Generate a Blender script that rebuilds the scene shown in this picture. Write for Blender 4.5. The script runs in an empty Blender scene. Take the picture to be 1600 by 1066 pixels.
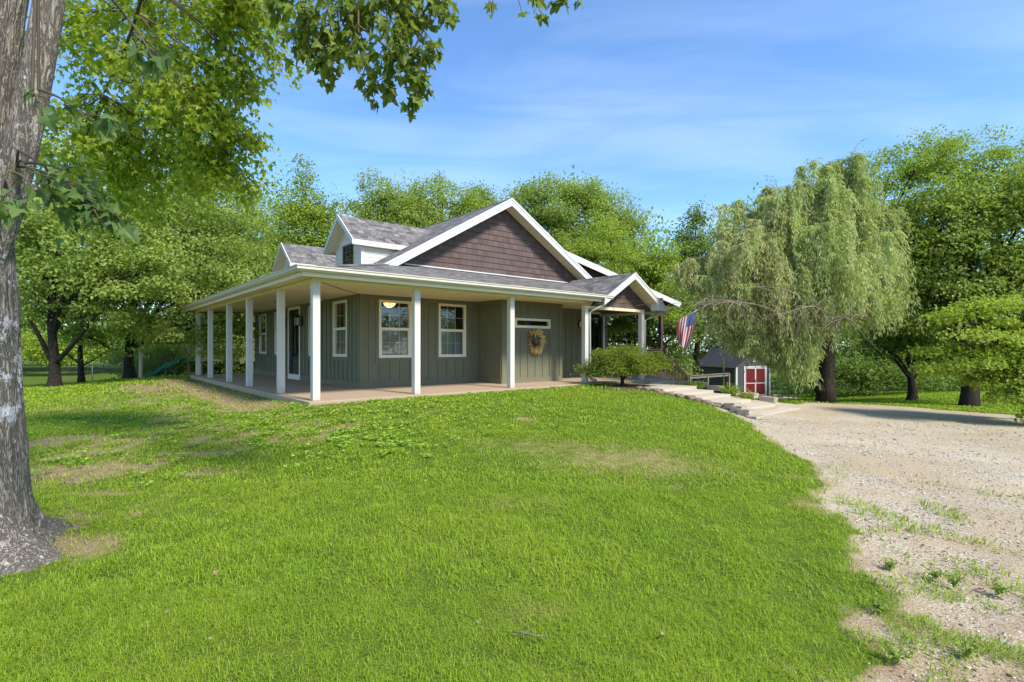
import bpy, bmesh, math, random
import numpy as np
from mathutils import Vector, Matrix, noise as mnoise
random.seed(7); RNG = np.random.default_rng(11)
SC = bpy.context.scene
COL = SC.collection

# ------------------------------------------------------------------ measured camera
F, PCX, HY, CZ = 814.0, 800.0, 543.0, 1.07      # focal length in photo pixels, horizon row, eye height
UX, UY = math.cos(math.radians(40.3)), math.sin(math.radians(40.3))
HX, HYW = -3.96, 10.49                           # nearest porch post
def L2W(x, y, z=0.0):                            # house plan -> world
    return (HX + x*UX - y*UY, HYW + x*UY + y*UX, z)
def W2L(X, Y):
    a = X-HX; b = Y-HYW
    return a*UX + b*UY, -a*UY + b*UX
def PD(px, py, d):                               # photo position at a distance -> world
    return Vector(((px-PCX)/F*d, d, CZ-(py-HY)/F*d))

# ------------------------------------------------------------------ helpers
def tag(o, label=None, cat=None, group=None, kind=None):
    if label: o['label'] = label
    if cat: o['category'] = cat
    if group: o['group'] = group
    if kind: o['kind'] = kind
    return o
def empty(name, loc=(0,0,0), rz=0.0, label=None, cat=None, group=None):
    o = bpy.data.objects.new(name, None); COL.objects.link(o)
    o.location = loc; o.rotation_euler = (0,0,rz); o.empty_display_size = .1
    return tag(o, label, cat, group)

class MB:
    def __init__(s): s.v=[]; s.f=[]; s.uv=[]; s.mi=[]; s.sm=[]
    def face(s, pts, uv=None, mi=0, smooth=False):
        n=len(s.v); s.v += [tuple(p) for p in pts]; s.f.append(list(range(n,n+len(pts))))
        s.uv.append(uv if uv else [(0,0)]*len(pts)); s.mi.append(mi); s.sm.append(smooth)
    def box(s, x0,x1,y0,y1,z0,z1, mi=0, M=None):
        P=[(x0,y0,z0),(x1,y0,z0),(x1,y1,z0),(x0,y1,z0),(x0,y0,z1),(x1,y0,z1),(x1,y1,z1),(x0,y1,z1)]
        if M is not None: P=[tuple(M@Vector(p)) for p in P]
        n=len(s.v); s.v+=P
        ax=[(0,1),(0,1),(0,2),(1,2),(0,2),(1,2)]
        for q,a in zip([(3,2,1,0),(4,5,6,7),(0,1,5,4),(1,2,6,5),(2,3,7,6),(3,0,4,7)],[(0,1),(0,1),(0,2),(1,2),(0,2),(1,2)]):
            s.f.append([n+i for i in q]); s.uv.append([(P[i][a[0]],P[i][a[1]]) for i in q]); s.mi.append(mi); s.sm.append(False)
    def prism(s, poly, d, mi=0, uvs=None):       # polygon (3D pts) extruded by vector d
        d=Vector(d); A=[Vector(p) for p in poly]; B=[p+d for p in A]
        s.face(A, uvs, mi); s.face(B[::-1], uvs[::-1] if uvs else None, mi)
        for i in range(len(A)):
            j=(i+1)%len(A); s.face([A[j],A[i],B[i],B[j]], None, mi)
    def tube(s, pts, rad, n=8, mi=0, cap=True):
        pts=[Vector(p) for p in pts]; base=len(s.v)
        ref=Vector((0.13,0.31,0.94))
        for i,p in enumerate(pts):
            t=(pts[min(i+1,len(pts)-1)]-pts[max(i-1,0)])
            t=t.normalized() if t.length>1e-9 else Vector((0,0,1))
            if abs(t.dot(ref))>.97: ref=Vector((1,0.2,0))
            a=t.cross(ref).normalized(); b=t.cross(a).normalized(); ref=b.cross(t) if False else ref
            r=rad[i] if hasattr(rad,'__len__') else rad
            for k in range(n):
                w=2*math.pi*k/n; s.v.append(tuple(p+a*(r*math.cos(w))+b*(r*math.sin(w))))
        for i in range(len(pts)-1):
            for k in range(n):
                k2=(k+1)%n; s.f.append([base+i*n+k,base+i*n+k2,base+(i+1)*n+k2,base+(i+1)*n+k]); s.uv.append([(0,0)]*4); s.mi.append(mi); s.sm.append(True)
        if cap:
            for off,rev in ((0,True),((len(pts)-1)*n,False)):
                q=[base+off+k for k in range(n)]; s.f.append(q[::-1] if rev else q); s.uv.append([(0,0)]*n); s.mi.append(mi); s.sm.append(False)
    def lathe(s, prof, c=(0,0,0), n=16, mi=0):
        base=len(s.v); cx,cy,cz=c
        for r,z in prof:
            for k in range(n):
                w=2*math.pi*k/n; s.v.append((cx+r*math.cos(w),cy+r*math.sin(w),cz+z))
        for i in range(len(prof)-1):
            for k in range(n):
                k2=(k+1)%n; s.f.append([base+i*n+k,base+i*n+k2,base+(i+1)*n+k2,base+(i+1)*n+k]); s.uv.append([(0,0)]*4); s.mi.append(mi); s.sm.append(True)
    def build(s, name, mats, parent=None, bevel=0.0, label=None):
        me=bpy.data.meshes.new(name); me.from_pydata(s.v,[],s.f)
        if not isinstance(mats,(list,tuple)): mats=[mats]
        for m in mats: me.materials.append(m)
        uvl=me.uv_layers.new(name='UVMap')
        flat=[c for face in s.uv for uv in face for c in uv]
        uvl.data.foreach_set('uv', flat)
        me.polygons.foreach_set('material_index', s.mi); me.polygons.foreach_set('use_smooth', s.sm)
        me.update()
        o=bpy.data.objects.new(name, me); COL.objects.link(o)
        if parent: o.parent=parent
        if bevel>0:
            md=o.modifiers.new('bev','BEVEL'); md.width=bevel; md.segments=2; md.limit_method='ANGLE'; md.angle_limit=math.radians(40)
        if label: o['label']=label
        return o

def np_mesh(name, V, polys_idx, sizes, mat, attrs=None, parent=None, smooth=False):
    """V (n,3); polys_idx flat corner indices; sizes per polygon."""
    me=bpy.data.meshes.new(name)
    me.vertices.add(len(V)); me.vertices.foreach_set('co', np.ascontiguousarray(V,dtype=np.float32).ravel())
    me.loops.add(len(polys_idx)); me.loops.foreach_set('vertex_index', np.ascontiguousarray(polys_idx,dtype=np.int32))
    sizes=np.asarray(sizes,dtype=np.int32); starts=np.concatenate(([0],np.cumsum(sizes)[:-1])).astype(np.int32)
    me.polygons.add(len(sizes)); me.polygons.foreach_set('loop_start', starts)
    try: me.polygons.foreach_set('loop_total', sizes)
    except Exception: pass
    if attrs:
        for k,a in attrs.items():
            at=me.attributes.new(k,'FLOAT','POINT'); at.data.foreach_set('value', np.ascontiguousarray(a,dtype=np.float32))
    me.polygons.foreach_set('use_smooth', np.full(len(sizes), smooth, dtype=bool))
    me.update(calc_edges=True)
    for m in (mat if isinstance(mat,(list,tuple)) else [mat]): me.materials.append(m)
    o=bpy.data.objects.new(name, me); COL.objects.link(o)
    if parent: o.parent=parent
    return o

# ------------------------------------------------------------------ node helpers
def mat_new(name):
    m=bpy.data.materials.new(name); m.use_nodes=True; nt=m.node_tree; nt.nodes.clear()
    out=nt.nodes.new('ShaderNodeOutputMaterial'); b=nt.nodes.new('ShaderNodeBsdfPrincipled')
    nt.links.new(b.outputs[0], out.inputs[0]); return m,nt,b,out
def N(nt, t, **kw):
    n=nt.nodes.new(t)
    for k,v in kw.items():
        if k in n.inputs: n.inputs[k].default_value=v
        else: setattr(n,k,v)
    return n
def ramp(nt, fac, stops):
    r=nt.nodes.new('ShaderNodeValToRGB'); cr=r.color_ramp
    while len(cr.elements)<len(stops): cr.elements.new(.5)
    for e,(p,c) in zip(cr.elements,stops):
        e.position=p; e.color=(c[0],c[1],c[2],1) if len(c)>2 else (c[0],)*3+(1,)
    nt.links.new(fac, r.inputs[0]); return r.outputs[0]
def mixc(nt, fac, a, b, mode='MIX'):
    n=nt.nodes.new('ShaderNodeMix'); n.data_type='RGBA'; n.blend_type=mode
    def put(sock,v):
        if hasattr(v,'is_linked') or isinstance(v,bpy.types.NodeSocket): nt.links.new(v,sock)
        elif isinstance(v,(int,float)): sock.default_value=v
        else: sock.default_value=(v[0],v[1],v[2],1)
    put(n.inputs[0],fac); put(n.inputs[6],a); put(n.inputs[7],b); return n.outputs[2]
def math_(nt, op, a, b=0.0, clamp=False):
    n=nt.nodes.new('ShaderNodeMath'); n.operation=op; n.use_clamp=clamp
    for i,v in enumerate((a,b)):
        if isinstance(v,bpy.types.NodeSocket): nt.links.new(v,n.inputs[i])
        else: n.inputs[i].default_value=v
    return n.outputs[0]
def noise_(nt, vec, scale, detail=4, rough=.6, dist=0):
    n=N(nt,'ShaderNodeTexNoise'); n.inputs['Scale'].default_value=scale; n.inputs['Detail'].default_value=detail
    n.inputs['Roughness'].default_value=rough; n.inputs['Distortion'].default_value=dist
    if vec is not None: nt.links.new(vec,n.inputs['Vector'])
    return n.outputs['Fac']
def coords(nt, which='Object', scale=None):
    tc=nt.nodes.new('ShaderNodeTexCoord'); o=tc.outputs[which]
    if scale:
        mp=nt.nodes.new('ShaderNodeMapping'); mp.inputs['Scale'].default_value=scale; nt.links.new(o,mp.inputs[0]); o=mp.outputs[0]
    return o
def bump(nt, b, height, strength=.3, dist=.02):
    n=nt.nodes.new('ShaderNodeBump'); n.inputs['Strength'].default_value=strength; n.inputs['Distance'].default_value=dist
    nt.links.new(height,n.inputs['Height']); nt.links.new(n.outputs[0], b.inputs['Normal']); return n
def attr(nt, name):
    n=nt.nodes.new('ShaderNodeAttribute'); n.attribute_name=name; return n.outputs['Fac']

def paint(name, col, rough=.5, var=.12, scale=3.0, stretch=(1,1,1), bmp=.1, dirt=None, spec=.4, splash=None):
    m,nt,b,_=mat_new(name); v=coords(nt,'Object',stretch)
    n1=noise_(nt,v,scale,6,.65); n2=noise_(nt,v,scale*14,3,.6)
    lo=[c*(1-var) for c in col]; hi=[min(1,c*(1+var)) for c in col]
    c=mixc(nt,n1,lo,hi)
    c=mixc(nt,math_(nt,'MULTIPLY',n2,.35),c,[x*.8 for x in col])
    if dirt:
        f=ramp(nt,noise_(nt,v,scale*.6,8,.75),[(.5,(0,)),(.75,(1,))]); c=mixc(nt,math_(nt,'MULTIPLY',f,.5),c,dirt)
    if splash:
        sz=N(nt,'ShaderNodeSeparateXYZ'); nt.links.new(coords(nt,'Object'),sz.inputs[0])
        f=math_(nt,'ADD',math_(nt,'MULTIPLY',sz.outputs[2],-2.6),math_(nt,'MULTIPLY',noise_(nt,coords(nt,'Object'),5,6,.7),1.3)); c=mixc(nt,math_(nt,'MULTIPLY',ramp(nt,f,[(.2,(0,)),(.75,(1,))]),.45),c,splash)
    nt.links.new(c,b.inputs['Base Color']); b.inputs['Roughness'].default_value=rough
    b.inputs['Specular IOR Level'].default_value=spec
    if bmp: bump(nt,b,n2,bmp,.01)
    return m

# ------------------------------------------------------------------ materials
M={}
M['white']=paint('white_trim_paint',(.63,.615,.59),.45,.04,2.5,bmp=.03,dirt=(.62,.6,.54))
M['frame']=paint('almond_window_frame',(.80,.74,.59),.45,.03,3,bmp=.02)
M['fascia']=paint('almond_fascia',(.78,.69,.50),.5,.04,2,bmp=.02,dirt=(.62,.54,.38))
M['post']=paint('white_post_vinyl',(.61,.575,.51),.4,.03,2.0,(1,1,.3),.03,dirt=(.66,.63,.56),splash=(.36,.26,.16))
M['soffit']=paint('cream_soffit_boards',(.78,.68,.43),.55,.07,1.2,(1,1,1),.05,dirt=(.60,.50,.27))
M['gutter']=paint('almond_gutter',(.58,.53,.42),.35,.05,2.0,bmp=.02,dirt=(.52,.5,.42))
M['olive']=paint('olive_siding_paint',(.158,.158,.098),.62,.10,2.2,(1,1,.15),.18,dirt=(.125,.12,.08),splash=(.22,.17,.11))
M['vinyl']=paint('dormer_vinyl_siding',(.68,.64,.54),.5,.05,2.5,(1,1,1),.05,dirt=(.62,.58,.5))
M['black']=paint('black_metal',(.015,.014,.013),.45,.2,8,bmp=.05)
M['doorblack']=paint('dark_navy_door',(.018,.02,.027),.4,.15,4,bmp=.04)
M['deckwood']=paint('stained_deck_wood',(.085,.052,.036),.7,.35,4,(1,1,1),.3,dirt=(.13,.1,.08))
M['greywood']=paint('weathered_wood',(.22,.185,.15),.8,.35,4,(1,1,1),.35,dirt=(.14,.12,.1))
M['dormerframe']=paint('grey_green_frame',(.12,.14,.12),.5,.1,4,bmp=0)
M['shedgrey']=paint('grey_shed_paint',(.075,.075,.08),.6,.1,3,(1,1,.2),.1)
M['shedroof']=paint('dark_shed_shingles',(.05,.05,.058),.85,.35,25,bmp=.4)
M['red']=paint('barn_red_paint',(.15,.011,.013),.5,.15,5,(1,1,.3),.08)
M['concrete']=paint('concrete_pads',(.50,.43,.33),.85,.12,2.5,bmp=.35,dirt=(.36,.31,.25))
M['slab']=paint('stained_porch_concrete',(.40,.295,.20),.7,.14,1.1,bmp=.2,dirt=(.40,.265,.165))
M['stone']=paint('tan_limestone',(.42,.35,.26),.9,.28,6,bmp=.5,dirt=(.26,.2,.15))
M['rock']=paint('brown_rock',(.22,.15,.11),.9,.35,8,bmp=.6,dirt=(.3,.24,.19))
M['bamboo']=paint('bamboo',(.62,.46,.25),.6,.2,12,(1,1,.3),.15)
M['slide']=paint('teal_plastic',(.02,.26,.21),.35,.08,4,bmp=.02)
M['straw']=paint('dried_wheat',(.45,.29,.10),.9,.35,20,bmp=.2)
M['bow']=paint('brown_bow',(.14,.07,.045),.85,.3,20,bmp=.2)
M['blind']=paint('window_blind_slats',(.50,.49,.47),.6,.05,4,bmp=.02)
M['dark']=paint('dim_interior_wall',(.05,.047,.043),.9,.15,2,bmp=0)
M['sandal']=paint('cedar_ceiling',(.24,.13,.07),.7,.25,6,bmp=.2)
M['log']=paint('split_firewood',(.55,.45,.33),.85,.3,14,bmp=.4,dirt=(.25,.18,.12))
M['flagred']=paint('flag_red_cloth',(.62,.04,.06),.75,.06,10,bmp=.1)
M['flagwhite']=paint('flag_white_cloth',(.88,.86,.84),.75,.03,10,bmp=.1)
M['flagblue']=paint('flag_blue_cloth',(.06,.08,.30),.75,.06,10,bmp=.1)
M['dryleaf']=paint('dry_leaf',(.36,.24,.13),.8,.3,30,bmp=.2)
M['flower']=paint('yellow_petals',(.75,.5,.03),.6,.15,20,bmp=0)

def emis(name,col,strength):
    m,nt,b,out=mat_new(name); b.inputs['Base Color'].default_value=(*col,1)
    b.inputs['Emission Color'].default_value=(*col,1); b.inputs['Emission Strength'].default_value=strength; return m
M['amber']=emis('lit_amber_glass',(1.0,.55,.14),2.2)
M['lampglow']=emis('lantern_amber_glass',(.55,.27,.12),.12)
def glass():
    m,nt,b,out=mat_new('window_glass'); nt.nodes.remove(b)
    t=N(nt,'ShaderNodeBsdfTransparent'); t.inputs[0].default_value=(.84,.86,.85,1)
    g=N(nt,'ShaderNodeBsdfGlossy'); g.inputs['Roughness'].default_value=.015; g.inputs[0].default_value=(.95,.96,.97,1)
    nz=noise_(nt,coords(nt,'Object'),1.1,2,.5); bp=N(nt,'ShaderNodeBump'); bp.inputs['Strength'].default_value=.05; bp.inputs['Distance'].default_value=.05
    nt.links.new(nz,bp.inputs['Height']); nt.links.new(bp.outputs[0],g.inputs['Normal'])
    fr=N(nt,'ShaderNodeFresnel'); fr.inputs[0].default_value=1.6
    f=math_(nt,'ADD',math_(nt,'MULTIPLY',fr.outputs[0],1.0),.03,True)
    mx=N(nt,'ShaderNodeMixShader'); nt.links.new(f,mx.inputs[0]); nt.links.new(t.outputs[0],mx.inputs[1]); nt.links.new(g.outputs[0],mx.inputs[2])
    nt.links.new(mx.outputs[0],out.inputs[0]); return m
M['glass']=glass()

def shingle_roof(name):
    m,nt,b,_=mat_new(name); uv=coords(nt,'UV')
    nd=N(nt,'ShaderNodeTexNoise'); nd.inputs['Scale'].default_value=3; nt.links.new(uv,nd.inputs['Vector'])
    wob=N(nt,'ShaderNodeVectorMath'); wob.operation='MULTIPLY_ADD'; nt.links.new(nd.outputs['Color'],wob.inputs[0]); wob.inputs[1].default_value=(.03,.012,0); nt.links.new(uv,wob.inputs[2])
    br=N(nt,'ShaderNodeTexBrick'); nt.links.new(wob.outputs[0],br.inputs['Vector'])
    br.offset=.37; br.squash=1.35; br.squash_frequency=3
    br.inputs['Scale'].default_value=1; br.inputs['Brick Width'].default_value=.19; br.inputs['Row Height'].default_value=.142
    br.inputs['Mortar Size'].default_value=.006; br.inputs['Mortar Smooth'].default_value=.3; br.inputs['Bias'].default_value=0
    br.inputs['Color1'].default_value=(0,0,0,1); br.inputs['Color2'].default_value=(1,1,1,1); br.inputs['Mortar'].default_value=(.3,.3,.3,1)
    c=ramp(nt,br.outputs['Color'],[(0,(.065,.058,.052)),(.28,(.165,.15,.135)),(.52,(.245,.23,.21)),(.76,(.125,.104,.09)),(1,(.31,.295,.27))])
    g=noise_(nt,uv,90,3,.7); c=mixc(nt,math_(nt,'MULTIPLY',g,.5),c,(.08,.07,.068))
    big=noise_(nt,uv,.7,4,.6); c=mixc(nt,math_(nt,'MULTIPLY',big,.2),c,(.26,.24,.235))
    c=mixc(nt,math_(nt,'MULTIPLY',br.outputs['Fac'],.8),c,(.03,.028,.028))
    nt.links.new(c,b.inputs['Base Color']); b.inputs['Roughness'].default_value=.95; b.inputs['Specular IOR Level'].default_value=.2
    sep=N(nt,'ShaderNodeSeparateXYZ'); nt.links.new(uv,sep.inputs[0])
    saw=math_(nt,'FRACT',math_(nt,'DIVIDE',sep.outputs[1],.142))
    h=math_(nt,'SUBTRACT',math_(nt,'MULTIPLY',math_(nt,'SUBTRACT',1.0,saw),.8),br.outputs['Fac'])
    h=math_(nt,'ADD',h,math_(nt,'MULTIPLY',br.outputs['Color'],.6)); h=math_(nt,'ADD',h,math_(nt,'MULTIPLY',g,.3))
    bump(nt,b,h,.7,.012); return m
M['roof']=shingle_roof('asphalt_shingles')
def shake():
    m,nt,b,_=mat_new('brown_shake_siding'); uv=coords(nt,'UV')
    br=N(nt,'ShaderNodeTexBrick'); nt.links.new(uv,br.inputs['Vector']); br.offset=.43; br.squash=1.2; br.squash_frequency=2
    br.inputs['Scale'].default_value=1; br.inputs['Brick Width'].default_value=.17; br.inputs['Row Height'].default_value=.178
    br.inputs['Mortar Size'].default_value=.0045; br.inputs['Mortar Smooth'].default_value=.1
    br.inputs['Color1'].default_value=(0,0,0,1); br.inputs['Color2'].default_value=(1,1,1,1); br.inputs['Mortar'].default_value=(.5,.5,.5,1)
    c=ramp(nt,br.outputs['Color'],[(0,(.095,.063,.053)),(.5,(.118,.08,.068)),(1,(.142,.098,.083))])
    n=noise_(nt,coords(nt,'UV',(30,2,1)),1,4,.6); c=mixc(nt,math_(nt,'MULTIPLY',n,.35),c,(.08,.055,.046))
    c=mixc(nt,math_(nt,'MULTIPLY',br.outputs['Fac'],.75),c,(.03,.02,.016))
    nt.links.new(c,b.inputs['Base Color']); b.inputs['Roughness'].default_value=.75; b.inputs['Specular IOR Level'].default_value=.25
    h=math_(nt,'SUBTRACT',math_(nt,'MULTIPLY',n,.3),br.outputs['Fac']); bump(nt,b,h,.5,.008); return m
M['shake']=shake()

def leaf_mat(name, cols, trans=.35, rough=.5, spec=.25, tint=(1.25,1.35,.55)):
    m,nt,b,out=mat_new(name)
    c=ramp(nt,attr(nt,'rnd'),[(i/(len(cols)-1),c) for i,c in enumerate(cols)])
    n=noise_(nt,coords(nt,'Object'),.55,3,.5)
    c=mixc(nt,ramp(nt,n,[(.35,(0,)),(.65,(.45,))]),c,cols[-1])
    nt.links.new(c,b.inputs['Base Color']); b.inputs['Roughness'].default_value=rough; b.inputs['Specular IOR Level'].default_value=spec
    t=N(nt,'ShaderNodeBsdfTranslucent'); ct=mixc(nt,1.0,c,tint,'MULTIPLY'); nt.links.new(ct,t.inputs[0])
    mx=N(nt,'ShaderNodeMixShader'); mx.inputs[0].default_value=trans
    nt.links.new(b.outputs[0],mx.inputs[1]); nt.links.new(t.outputs[0],mx.inputs[2]); nt.links.new(mx.outputs[0],out.inputs[0]); return m
LM={}
LM['maple']=leaf_mat('maple_leaf',[(0.190,0.251,0.022),(0.280,0.353,0.033),(0.414,0.467,0.055)],0.58)
LM['mid']=leaf_mat('shade_tree_leaf',[(0.162,0.228,0.050),(0.262,0.340,0.071),(0.383,0.446,0.116)],0.5)
LM['yellow']=leaf_mat('yellow_green_leaf',[(0.195,0.264,0.035),(0.268,0.344,0.046),(0.357,0.434,0.069)],0.46)
LM['light']=leaf_mat('pale_green_leaf',[(0.154,0.208,0.040),(0.245,0.317,0.057),(0.336,0.407,0.091)],0.48)
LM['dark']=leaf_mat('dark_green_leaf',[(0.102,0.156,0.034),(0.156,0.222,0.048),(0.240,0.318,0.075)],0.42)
LM['willow']=leaf_mat('willow_leaf',[(0.258,0.305,0.110),(0.380,0.432,0.168),(0.539,0.584,0.262)],0.4)
LM['willowdry']=leaf_mat('thinning_willow_leaf',[(0.298,0.305,0.131),(0.405,0.405,0.179),(0.511,0.504,0.248)],0.4)
LM['dogwood']=leaf_mat('dogwood_leaf',[(0.204,0.276,0.034),(0.288,0.372,0.046),(0.396,0.468,0.069)],0.45)
LM['jmaple']=leaf_mat('lace_leaf',[(0.110,0.155,0.020),(0.176,0.224,0.026),(0.275,0.316,0.033)],0.38)
LM['plant']=leaf_mat('garden_leaf',[(.18,.26,.04),(.26,.36,.06),(.35,.44,.09)],0.4)

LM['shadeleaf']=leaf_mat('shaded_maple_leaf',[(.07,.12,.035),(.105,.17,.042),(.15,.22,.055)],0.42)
LM['backlitleaf']=leaf_mat('backlit_maple_leaf',[(0.091,0.130,0.019),(0.143,0.195,0.026),(0.234,0.280,0.042)],.45)  # maple greens darkened so the hanging boughs look backlit against the sky
def bark(name, c1, c2, lichen=None, scale=1.0):
    m,nt,b,_=mat_new(name); v=coords(nt,'Object',(1,1,.16)); v2=coords(nt,'Object')
    vo=N(nt,'ShaderNodeTexVoronoi'); vo.feature='DISTANCE_TO_EDGE'; vo.inputs['Scale'].default_value=46*scale
    dn=N(nt,'ShaderNodeTexNoise'); dn.inputs['Scale'].default_value=9*scale; dn.inputs['Detail'].default_value=5; nt.links.new(v,dn.inputs['Vector'])
    ad=N(nt,'ShaderNodeVectorMath'); ad.operation='MULTIPLY_ADD'; nt.links.new(dn.outputs['Color'],ad.inputs[0]); ad.inputs[1].default_value=(.16,.16,.10); nt.links.new(v,ad.inputs[2])
    nt.links.new(ad.outputs[0],vo.inputs['Vector'])
    na=noise_(nt,v,30*scale,5,.62,1.2); fur=ramp(nt,math_(nt,'ABSOLUTE',math_(nt,'SUBTRACT',na,.5)),[(.0,(0,)),(.085,(1,))])
    fur=math_(nt,'MULTIPLY',fur,ramp(nt,vo.outputs['Distance'],[(.0,(.55,)),(.3,(1,))]))
    n=noise_(nt,v,14*scale,6,.7); fine=noise_(nt,v2,70*scale,5,.75)
    c=mixc(nt,n,c1,c2); c=mixc(nt,math_(nt,'MULTIPLY',fine,.45),c,[x*.5 for x in c1])
    c=mixc(nt,math_(nt,'MULTIPLY',math_(nt,'SUBTRACT',1.0,fur),.85),c,[x*.16 for x in c1])
    if lichen:
        big=noise_(nt,v2,5.0,4,.65); sm=noise_(nt,v2,16,8,.78); sz=N(nt,'ShaderNodeSeparateXYZ'); nt.links.new(v2,sz.inputs[0]); mask=math_(nt,'ADD',math_(nt,'MULTIPLY',big,.6),math_(nt,'MULTIPLY',sm,.75)); mask=math_(nt,'ADD',mask,ramp(nt,math_(nt,'MULTIPLY',sz.outputs[2],.25),[(.06,(0,)),(.26,(.27,)),(.42,(.25,)),(.65,(.16,))]))
        lm=ramp(nt,mask,[(.955,(0,)),(.99,(1,))])
        c=mixc(nt,math_(nt,'MULTIPLY',lm,.85),c,lichen)
        ym=ramp(nt,noise_(nt,v2,5.5,6,.7),[(.58,(0,)),(.68,(1,))]); c=mixc(nt,math_(nt,'MULTIPLY',ym,.45),c,(.42,.38,.19))
    nt.links.new(c,b.inputs['Base Color']); b.inputs['Roughness'].default_value=.95; b.inputs['Specular IOR Level'].default_value=.15
    h=math_(nt,'ADD',math_(nt,'MULTIPLY',fur,1.0),math_(nt,'MULTIPLY',fine,.7)); bump(nt,b,h,.9,.02/scale); return m
M['bark']=bark('lichen_maple_bark',(.45,.38,.30),(.68,.60,.50),(.82,.79,.80))
M['bark2']=bark('brown_bark',(.085,.065,.05),(.14,.115,.09),None,.8)
M['deadtwig']=bark('bare_twig_bark',(.62,.48,.34),(.78,.64,.48),None,2)
M['twig']=paint('green_brown_twig',(.10,.075,.045),.8,.25,12,bmp=.2)

# ------------------------------------------------------------------ terrain
CP=[]
def cw(X,Y,z): CP.append((X,Y,z))
def cl(x,y,z): X,Y,_=L2W(x,y); CP.append((X,Y,z))
for x in (-.3,2,4,6,7.5): cl(x,-.45,-.05)
for y in (1.5,4,7,10,13): cl(-.5,y,-.13)
for x in (3,7,11):
    for y in (4,8,12): cl(x,y,-.16)
cl(8.6,-1.0,-.05); cl(10.3,-.9,-.07); cl(8.6,-2.3,-.14); cl(10.4,-2.2,-.14); cl(8.6,-3.3,-.27); cl(10.4,-3.3,-.3); cl(8.5,-4.5,-.44); cl(10.6,-4.5,-.5); cl(8.5,-5.3,-.55); cl(11,-5.3,-.57)
cl(6.5,-2.5,-.12); cl(4,-3,-.16); cl(1,-2.5,-.16); cl(-2,-1,-.22)
cl(7,-5,-.38); cl(4,-6,-.33); cl(13,1,-.75); cl(16,2.4,-1.2); cl(12,-1.5,-.5); cl(18,3,-1.25); cl(14,8,-1.0)
cw(0,0,-.44); cw(0,2.5,-.42); cw(-3.4,3.7,-.45); cw(-6,3,-.5); cw(-3,7,-.3); cw(2.5,3,-.54); cw(3,5,-.50); cw(2,7,-.36); cw(6,5,-.60); cw(7,8,-.58); cw(10,5,-.64); cw(10,11,-.64); cw(13,14,-.70); cw(9.9,16.5,-.66); cw(17,15,-.74); cw(18,20,-.8); cw(14.4,30,-1.77); cw(12.5,22,-1.3); cw(16,26,-1.3); cw(25,22,-.9)
cw(-6.8,7.4,-.35); cw(-9.9,11.5,-.27); cw(-15.5,21,-.16); cw(-15.8,18,-.3); cw(-16.8,20.3,-.34); cw(-14,14,-.3); cw(-25,20,-.6); cw(-24,34,-1.1); cw(-16,30,-.7); cw(-8,30,-.6); cw(4,34,-1.2)
cw(0,-6,-.6); cw(-8,-5,-.6); cw(8,-5,-.75)
CP=np.array(CP)
def _phi(r2): return np.where(r2>1e-12, .5*r2*np.log(np.maximum(r2,1e-12)),0)
_n=len(CP); _A=np.zeros((_n+3,_n+3)); _d=((CP[:,None,:2]-CP[None,:,:2])**2).sum(-1)
_A[:_n,:_n]=_phi(_d)+np.eye(_n)*1.5; _A[:_n,_n]=1; _A[:_n,_n+1:]=CP[:,:2]; _A[_n,:_n]=1; _A[_n+1:,:_n]=CP[:,:2].T
_w=np.linalg.solve(_A,np.concatenate((CP[:,2],[0,0,0])))
def terr(X,Y):
    X=np.asarray(X,float); Y=np.asarray(Y,float); sh=X.shape; x=X.ravel(); y=Y.ravel(); out=np.empty(len(x))
    for i in range(0,len(x),20000):
        xx=x[i:i+20000]; yy=y[i:i+20000]
        d=(xx[:,None]-CP[None,:,0])**2+(yy[:,None]-CP[None,:,1])**2
        z=_phi(d)@_w[:_n]+_w[_n]+_w[_n+1]*xx+_w[_n+2]*yy
        r=np.hypot(xx-2,yy-11); t=np.clip((r-22)/18,0,1); t=t*t*(3-2*t)
        out[i:i+20000]=np.clip(z,-2.0,.1)*(1-t)+(-1.25)*t
    return out.reshape(sh)
def tz(X,Y): return float(terr(np.array([X]),np.array([Y]))[0])
def PG(px,py):                                   # photo position -> point on the ground
    dx=(px-PCX)/F; dz=-(py-HY)/F
    t=np.concatenate((np.arange(1.2,12,.02),np.arange(12,60,.06)))
    h=CZ+dz*t-terr(dx*t,t)
    k=np.argmax(h<0) if (h<0).any() else len(t)-1
    return float(dx*t[k]),float(t[k])

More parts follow.
